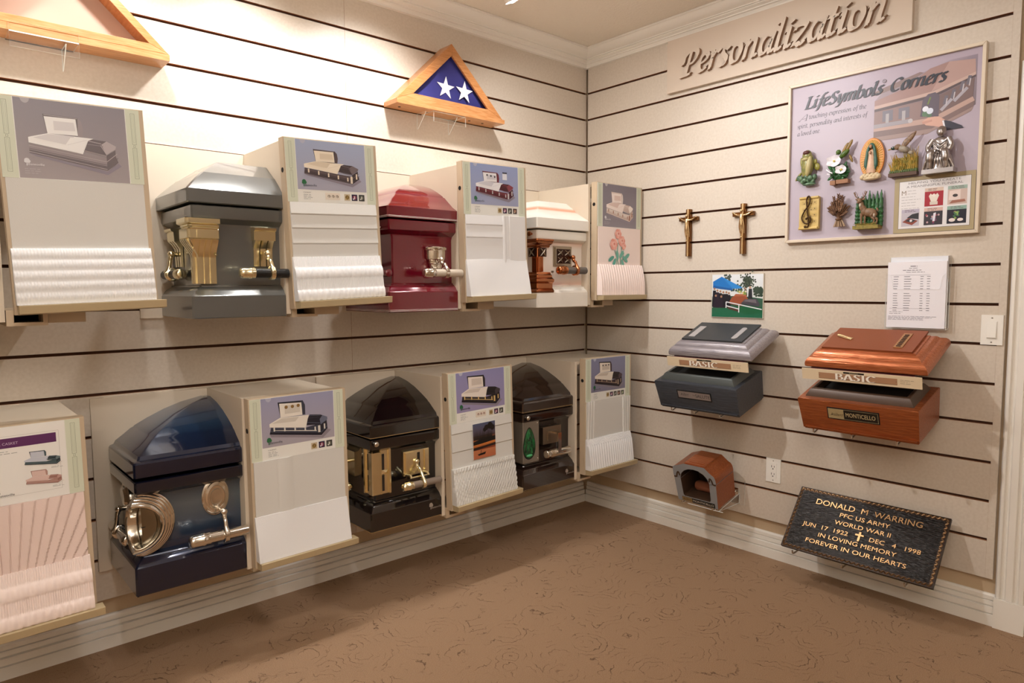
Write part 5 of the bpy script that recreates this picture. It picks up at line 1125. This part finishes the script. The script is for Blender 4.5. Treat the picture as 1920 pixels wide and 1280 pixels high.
def pf_sal(p, x0, x1, z0, z1):
    p.rect(x0, x1, z0, z1, '8f827c', 1); p.outline(x0, x1, z0, z1, .0016, '2a2a2c', 2); p.nib('Wilbert', x0+.014, z0+.014, .009, '2c2a2a', 3, w=.046, pen=.22, shear=.4); p.text('The', x0+.084, z0+.018, .006, '2c2a2a', 3); p.text('SALUTE', x0+.1, z0+.011, .017, '2c2a2a', 3, w=.078)
t, pl, q = vault_base('open dark grey vault base with a SALUTE name plate', (-.25, -.962, .716), GRY, LING, .228, (-.098, .085, .062, .1)); plate_print(pl, q, pf_sal)
t, pl, q = vault_base('open copper vault base with a MONTICELLO name plate on its front', (-.25, -1.708, .716), COP, LINB, .232, (-.108, .086, .064, .108)); plate_print(pl, q, pf_cop)
b = B(); b.box(.2245, .2262, .05, .17, .064, .1); sp = b.build('side_plate', M_['dark'], t)
p = Pr(0); p.rect(0, .04, 0, .036, 'a8966e', 1); p.rect(.04, .12, 0, .036, '16130f', 1); p.outline(0, .12, 0, .036, .0012, 'b8a67c', 2); p.nib('Wilbert', .005, .012, .007, '2a2018', 3, w=.03, pen=.2, shear=.4); p.text('MONTICELLO', .045, .011, .014, 'cbb68a', 3, w=.07)
o = p.build('print', sp); o.location = (.2264, .05, .064); o.rotation_euler = (0, 0, R(90))
LT = R(22.5)
def vault_lid(label, loc, m, plate_m, hw):
    t = thing('vault_cover', label, 'burial vault lid', loc, (LT, 0, R(-90)))
    D = .27; b = B(); b.rloft([(.006, 0), (0, .006), (0, .018), (.003, .028), (.010, .037), (.02, .042), (.026, .043), (.028, .047), (.034, .055), (.044, .060), (.05, .061), (.052, .066)], hw, D/2, (0, D/2)); b.build('lid_body', m, t, sm=35)
    b = B(); b.box(-hw+.058, hw-.064, .052, D-.03, .0655, .0735); pt = b.build('top_plaque', plate_m, t, bev=.0012)
    return t, pt
t, pt = vault_lid('silver vault lid with a dark slate plaque, raised above the grey base', (-.272, -1.03, .985), SIL, mat('slate_plaque', '33373b', .45), .222)
b = B(); b.box(-.14, -.105, .075, .19, .0732, .0765); b.build('name_bar', mat('pale_silver_bar', 'b4b1b2', .45, .3), pt, bev=.001)
b = B(); b.pxy([(.095, .075), (.108, .075), (.117, .085), (.117, .185), (.108, .195), (.095, .195), (.09, .19), (.09, .08)], .0732, .0765); b.build('emblem_bar', mat('pale_silver_bar', 'b4b1b2', .45, .3), pt, bev=.001)
t, pt = vault_lid('bright copper vault lid with a gilt feather, raised above the copper base', (-.272, -1.728, .985), COPL, mat('copper_plaque', '95502f', .4, .35), .232)
b = B(); b.box(.092, .124, .08, .205, .0732, .0765); nb = b.build('name_bar', mat('gilt_bar', 'b98a5e', .42, .4), pt, bev=.001)
b = B()
for i in range(8): b.box(.1, .116, .087+i*.014, .094+i*.014, .0764, .0782)
b.build('raised_letters', M_['copperdark'], nb, bev=.0008)
b = B(); b.tube(smooth([(-.15, .165, .075), (-.12, .145, .076), (-.085, .135, .075)]), .0022, 6)
for i in range(12):
    f_ = i/11; x, y = -.15+.062*f_, .165-.03*f_
    for s_ in (1, -1): b.ell((x, y+s_*.006, .0755), (.009, .0032, .0018), rot(0, 0, -25+s_*32), 7, 5)
b.build('gilt_feather', M_['bronzelight'], pt, sm=60)
def shelf_sign(label, loc, hw, dark):
    t = thing('shelf_sign', label, 'sign', loc, (R(12), 0, R(-90)))
    b = B(); b.box(-hw, hw, 0, .005, 0, .046); b.build('strip', mat('cream_sign_card', 'dcc8a8', .45), t)
    b = B(); b.box(-hw+.03, hw-.03, .0055, .05, .036, .046); b.build('fold', mat('maroon_sign_back', '5a2428', .5), t)
    p = Pr(0); a, c = -hw+.07, hw-.085
    p.rect(a, c, .009, .034, 'a87f60', 1); p.rect(a, c, .0085, .010, '6a4c38', 2); p.nib('BASIC', (a+c)/2-.004, .0095, .0172, 'f4ece0', 4, w=.158, al='c', pen=.26, ang=8, shear=0, gap=.12); p.nib('BASIC', (a+c)/2-.0025, .0083, .0172, '5c4434', 3, w=.158, al='c', pen=.26, ang=8, shear=0, gap=.12)
    p.rect(a+.1, a+.18, .0365, .0435, '1d1916', 1); p.text(dark, a+.14, .0382, .0038, 'c9b694', 2, al='c'); p.greek(c+.01, .03, .05, 3, .0065, .0014, '8a7a66')
    for x in (a+.004, c-.004): p.disc(x, .0215, .0014, '4a382c', 3)
    p.build('print', t)
shelf_sign('BASIC shelf sign under the silver vault lid', (-.274, -1.02, .936), .218, 'SALUTE'); shelf_sign('BASIC shelf sign under the copper vault lid', (-.274, -1.715, .936), .228, 'MONTICELLO')
def hook(y, zf, label, group, d=.25, tilt=.3057):   # chrome display hook out of a groove, running under the piece it carries
    t = thing('wall_hook', label, 'hook', (0, y, zf), RW, group)
    zw = d*tilt
    b = B(); b.tube([(0, .004, zw-.003), (0, -d-.004, -.0075), (0, -d-.012, -.004), (0, -d-.014, .008)], .0035, 8); b.build('hook_rod', M_['chrome'], t, sm=50)
    b = B(); b.box(-.014, .014, -.004, -.0005, zw-.022, zw+.012); b.build('wall_clip', M_['chrome'], t, bev=.001)
for y, w_ in ((-.82, 'left'), (-.95, 'middle'), (-1.09, 'right')): hook(y, .716, w_+' one of three chrome hooks under the grey vault base', 'hooks under the grey vault')
for y, w_ in ((-1.535, 'left'), (-1.69, 'middle'), (-1.86, 'right')): hook(y, .716, w_+' one of three chrome hooks under the copper vault base', 'hooks under the copper vault')

# cut-away vault
t = thing('cutaway_vault', 'small copper vault cut open to show its hollow, left of the outlet', 'burial vault', (-.2, -.94, .244), (R(15), 0, R(-90)))
OUT = [(-.1135, 0), (.1135, 0), (.119, .128), (.121, .14), (.119, .162), (.112, .176), (.098, .184), (.086, .194), (.066, .213), (-.05, .213), (-.062, .208), (-.082, .2), (-.112, .19), (-.121, .18), (-.122, .14), (-.119, .128)]
INN = [(-.078, .037), (-.07, .03), (.07, .03), (.078, .037), (.082, .13), (.074, .155), (.055, .175), (.028, .187), (0, .19), (-.028, .187), (-.055, .175), (-.074, .155), (-.082, .13)]
cen = (0, .11)
def radial(poly, a):
    d = (math.cos(a), math.sin(a)); best = .01
    for p_, q_ in zip(poly, poly[1:]+poly[:1]):
        ex, ez = q_[0]-p_[0], q_[1]-p_[1]; den = d[0]*ez-d[1]*ex
        if abs(den) < 1e-9: continue
        rx, rz = p_[0]-cen[0], p_[1]-cen[1]; s_ = (rx*ez-rz*ex)/den; u = (rx*d[1]-rz*d[0])/den
        if -1e-6 <= u <= 1+1e-6 and s_ > 0: best = max(best, s_)
    return (cen[0]+d[0]*best, cen[1]+d[1]*best)
aL, aR = math.atan2(.134-cen[1], -.12), math.atan2(.134-cen[1], .12)
cut = mat('grey_cut_face', '8f9092', .5)
for nm, a0, a1 in (('lid_shell', aR+.012, aL-.012), ('body_shell', aL+.012, 2*math.pi+aR-.012)):
    n = 44; As = [a0+(a1-a0)*i/n for i in range(n+1)]
    if nm == 'body_shell': As = sorted(As+[math.atan2(-.11, -.1135)+2*math.pi, math.atan2(-.11, .1135)+2*math.pi])
    po = [radial(OUT, a) for a in As]; pi_ = [radial(INN, a) for a in As]; m = len(As)
    b = B(); b.add([(x, -.0, z) for x, z in po]+[(x, .16, z) for x, z in po], [(i, i+1, m+i+1, m+i) for i in range(m-1)])
    b.add([(x, .16, z) for x, z in po]+[(x, .16, z) for x, z in pi_], [(i, i+1, m+i+1, m+i) for i in range(m-1)]); sh = b.build(nm, COP, t, sm=30)
    b = B(); b.add([(x, 0, z) for x, z in po]+[(x, 0, z) for x, z in pi_], [(i, i+1, m+i+1, m+i) for i in range(m-1)])
    for i in (0, m-1): b.face((po[i][0], 0, po[i][1]), (pi_[i][0], 0, pi_[i][1]), (pi_[i][0], .159, pi_[i][1]), (po[i][0], .159, po[i][1]))
    b.build('cut_face', cut, sh)
    b = B(); b.add([(x, .0005, z) for x, z in pi_]+[(x, .158, z) for x, z in pi_], [(i, i+1, m+i+1, m+i) for i in range(m-1)]); b.build('inner_wall', LINB, sh, sm=30)
b = B(); b.pxz([radial(INN, 2*math.pi*i/30) for i in range(30)], .152, .157); b.build('end_wall', LINB, t)
b = B()
for sx in (-1, 1):
    b.tube(smooth([(sx*.083, -.001, .142), (sx*.09, -.001, .16), (sx*.099, -.001, .15), (sx*.104, -.001, .133), (sx*.118, -.001, .131)]), .0045, 6, flat=.4)
b.build('seal_joint', LINB, t, sm=40)
b = B(); b.lathe([(.02, 0), (.026, .01), (.026, .1), (.02, .112)], (-.056, .09, .052), (1, 0, 0), 16); b.build('inner_cushion', mat('rust_cloth', '8a5238', .7), t, sm=50)
b = B(); b.box(-.046, .064, .004, .1, .2125, .2185); b.box(-.03, .05, .02, .032, .218, .2205); pt = b.build('top_plaque', COPL, t, bev=.0015)
b = B(); b.box(-.088, .098, -.002, -.0002, .004, .0255); pl = b.build('name_plate', M_['dark'], t)
p = Pr(-.002); p.rect(-.088, -.03, .004, .0255, '8a6f46', 1); p.rect(-.03, .098, .004, .0255, '14110e', 1); p.nib('Wilbert', -.083, .011, .007, '2a2018', 3, w=.046, pen=.2, shear=.4); p.text('MONTICELLO', -.025, .0095, .0105, 'd8cfc0', 3, w=.118); p.build('print', pl)
t = thing('acrylic_bracket', 'clear acrylic bracket under the small cut-away vault', 'bracket', (0, -.98, .24), RW, 'clear acrylic brackets')
b = B(); b.add([(-.1, 0, .045), (.1, 0, .045), (.1, -.2, -.0065), (-.1, -.2, -.0065)], [range(4)]); b.k = 1; b.add([(-.1, -.2, -.0065), (.1, -.2, -.0065), (.1, -.2, -.003), (-.1, -.2, -.003)], [range(4)]); b.k = 0; b.build('shelf', M_['acrylic'], t)
b = B(); sheetpoly(b, [(-.004, .044), (-.19, -.0065), (-.15, -.008), (-.004, -.005)], .07, .074, 'x'); b.build('side_fin', M_['acrylic'], t)
b = B(); sheetbox(b, -.1, .1, -.0035, -.0004, -.012, .11); b.build('wall_plate', M_['acrylic'], t)
for y, w_ in ((-.855, 'left'), (-1.03, 'right')): hook(y, .243, w_+' one of two chrome hook tips under the small cut-away vault', 'hooks under the cut-away vault', .2, .268)

# ------------------------------------------------------------------ bronze memorial plaque
a = math.atan2(.229, .19)
t = thing('memorial_plaque', 'dark bronze memorial plaque with raised lettering and a cross, leaning low on the wall', 'plaque', (-.228, -1.69, .171), (-(math.pi/2-a), 0, R(-90)))
DBR = mat('dark_bronze', '1b1713', .3, .7, bump=(90, 1., (.35, 1, 2.2)), noise=(70, '2e2a28')); LBR = mat('raised_bronze', 'b78e62', .32, .9); EBR = mat('plaque_edge_bronze', '2a1d14', .35, .7)
PWd, PHt = .303, .298
b = B(); b.box(-PWd, PWd, 0, .014, 0, PHt); b.build('plate', EBR, t, bev=.0015)
b = B(); b.box(-PWd+.018, PWd-.018, -.0008, .001, .018, PHt-.018); b.build('textured_field', DBR, t)
b = B()
def leafy(x, z, a_):
    b.lathe([(.0006, -.0085), (.0042, -.002), (.003, .004), (.0006, .0085)], (x, -.001, z), (math.cos(a_), 0, math.sin(a_)), 5, 1., .6)
n = 62
for i in range(n):
    x = -PWd+.011+(2*PWd-.022)*i/(n-1)
    for z, s_ in ((.0095, 1), (PHt-.0095, -1)): leafy(x, z, (.8 if i % 2 else 2.3)*s_)
n = 28
for i in range(n):
    z = .018+(PHt-.036)*i/(n-1)
    for x, s_ in ((-PWd+.0095, 1), (PWd-.0095, -1)): leafy(x, z, (.8 if i % 2 else 2.3)*s_)
b.build('leaf_border', mat('border_bronze', '7a5f44', .3, .85), t, sm=50)
def raised(s, x, z, h, w_=None, al='c'):
    vs, fs, tw = textmesh(s, 0, .0); k = h/CAP; kx = w_/tw if w_ else k; x -= tw*kx/2 if al == 'c' else 0
    par = list(range(len(vs)))
    def root_(i):
        while par[i] != i: i = par[i]
        return i
    for q in fs:
        for i in q[1:]: par[root_(i)] = root_(q[0])
    isl = {}
    for q in fs: isl.setdefault(root_(q[0]), []).append(q)
    for qs in isl.values():      # every letter a piece of its own
        b = B(); ids = sorted({i for q in qs for i in q}); ix = {i: n_ for n_, i in enumerate(ids)}
        b.add([(x+vs[i][0]*kx, -.0042, z+vs[i][1]*k) for i in ids], [[ix[i] for i in q] for q in qs])
        edges = {(q[i], q[(i+1) % len(q)]) for q in qs for i in range(len(q))}
        for i, j in edges:
            if (j, i) not in edges: b.add([(x+vs[g][0]*kx, y_, z+vs[g][1]*k) for g, y_ in ((i, -.0042), (j, -.0042), (j, 0), (i, 0))], [range(4)])
        b.build('raised_letter', LBR, t)
raised('DONALD  M  WARRING', 0.0, .229, .025, .43); raised('PFC US ARMY', 0, .194, .0185, .202); raised('WORLD WAR II', 0, .157, .0185, .226)
raised('JUN  17  1922', -.1435, .117, .0185, .195); raised('DEC   4   1998', .1375, .117, .0185, .193); raised('IN LOVING MEMORY', -.004, .082, .0185, .314); raised('FOREVER IN OUR HEARTS', -.004, .046, .0185, .403)
b = B(); b.box(-.004, .004, -.0055, 0, .106, .148); b.box(-.017, .017, -.0056, 0, .13, .137); b.build('cross', LBR, t, bev=.001)
for y, w_ in ((-1.45, 'left'), (-1.66, 'middle'), (-1.9, 'right')): hook(y, .160, w_+' one of three small hooks under the bronze plaque', 'hooks under the bronze plaque', .232, .02)

# ------------------------------------------------------------------ track lighting
TM = mat('white_lamp_metal', 'e8e4dc', .35); BULB = mat('lit_lamp', 'fff4e2', .3, emit=('fff4e8', 16.))
t = thing('lighting_track', 'white ceiling lighting track above the left wall, out of frame but for one lamp', 'track', (-2.2, -.43, ZC), group=None)
b = B(); b.box(-1.6, 1.12, -.018, .018, -.022, -.0005); b.build('rail', TM, t, bev=.002)
for i, (pos, aim, pw, ang) in enumerate(TRACK+TRACK2):
    pos = Vector(pos); d = (Vector(aim)-pos).normalized(); up = pos+Vector((0, 0, ZC-.022-pos.z if i < 6 else ZC-.004-pos.z))
    t = thing('track_lamp', 'small white spot lamp on the ceiling, glowing at the top edge of the photograph' if i == 0 else 'white ceiling spot lamp out of frame, '+('above the maroon casket corner', 'above the grey casket corner', 'above the empty flag case', 'above the upper left stand', 'turned from the left track to the right wall', 'near the right wall above the crucifixes', 'near the right wall above the memorial plaque', 'in mid room before the black casket corner', 'in mid room before the navy casket corner')[i-1], 'lamp', tuple(up), group=None if i == 0 else 'ceiling spot lamps', world=True)
    base = pos-d*.012
    b = B(); b.lathe([(.010, -.075), (.02, -.07), (.024, -.04), (.034, -.012), (.037, .0), (.034, .0), (.031, -.010)], base, d, 22); b.build('lamp_head', TM, t, sm=40)
    b = B(); b.ell(base-d*.012, (.026, .026, .018), d.to_track_quat('Z', 'Y').to_euler(), 14, 8); b.build('bulb', BULB, t, sm=60)
    b = B(); b.tube([up, (up+base-d*.06)/2+Vector((0, 0, .01)), base-d*.07], .006, 8); b.build('stem', TM, t, sm=50)
C0 = None
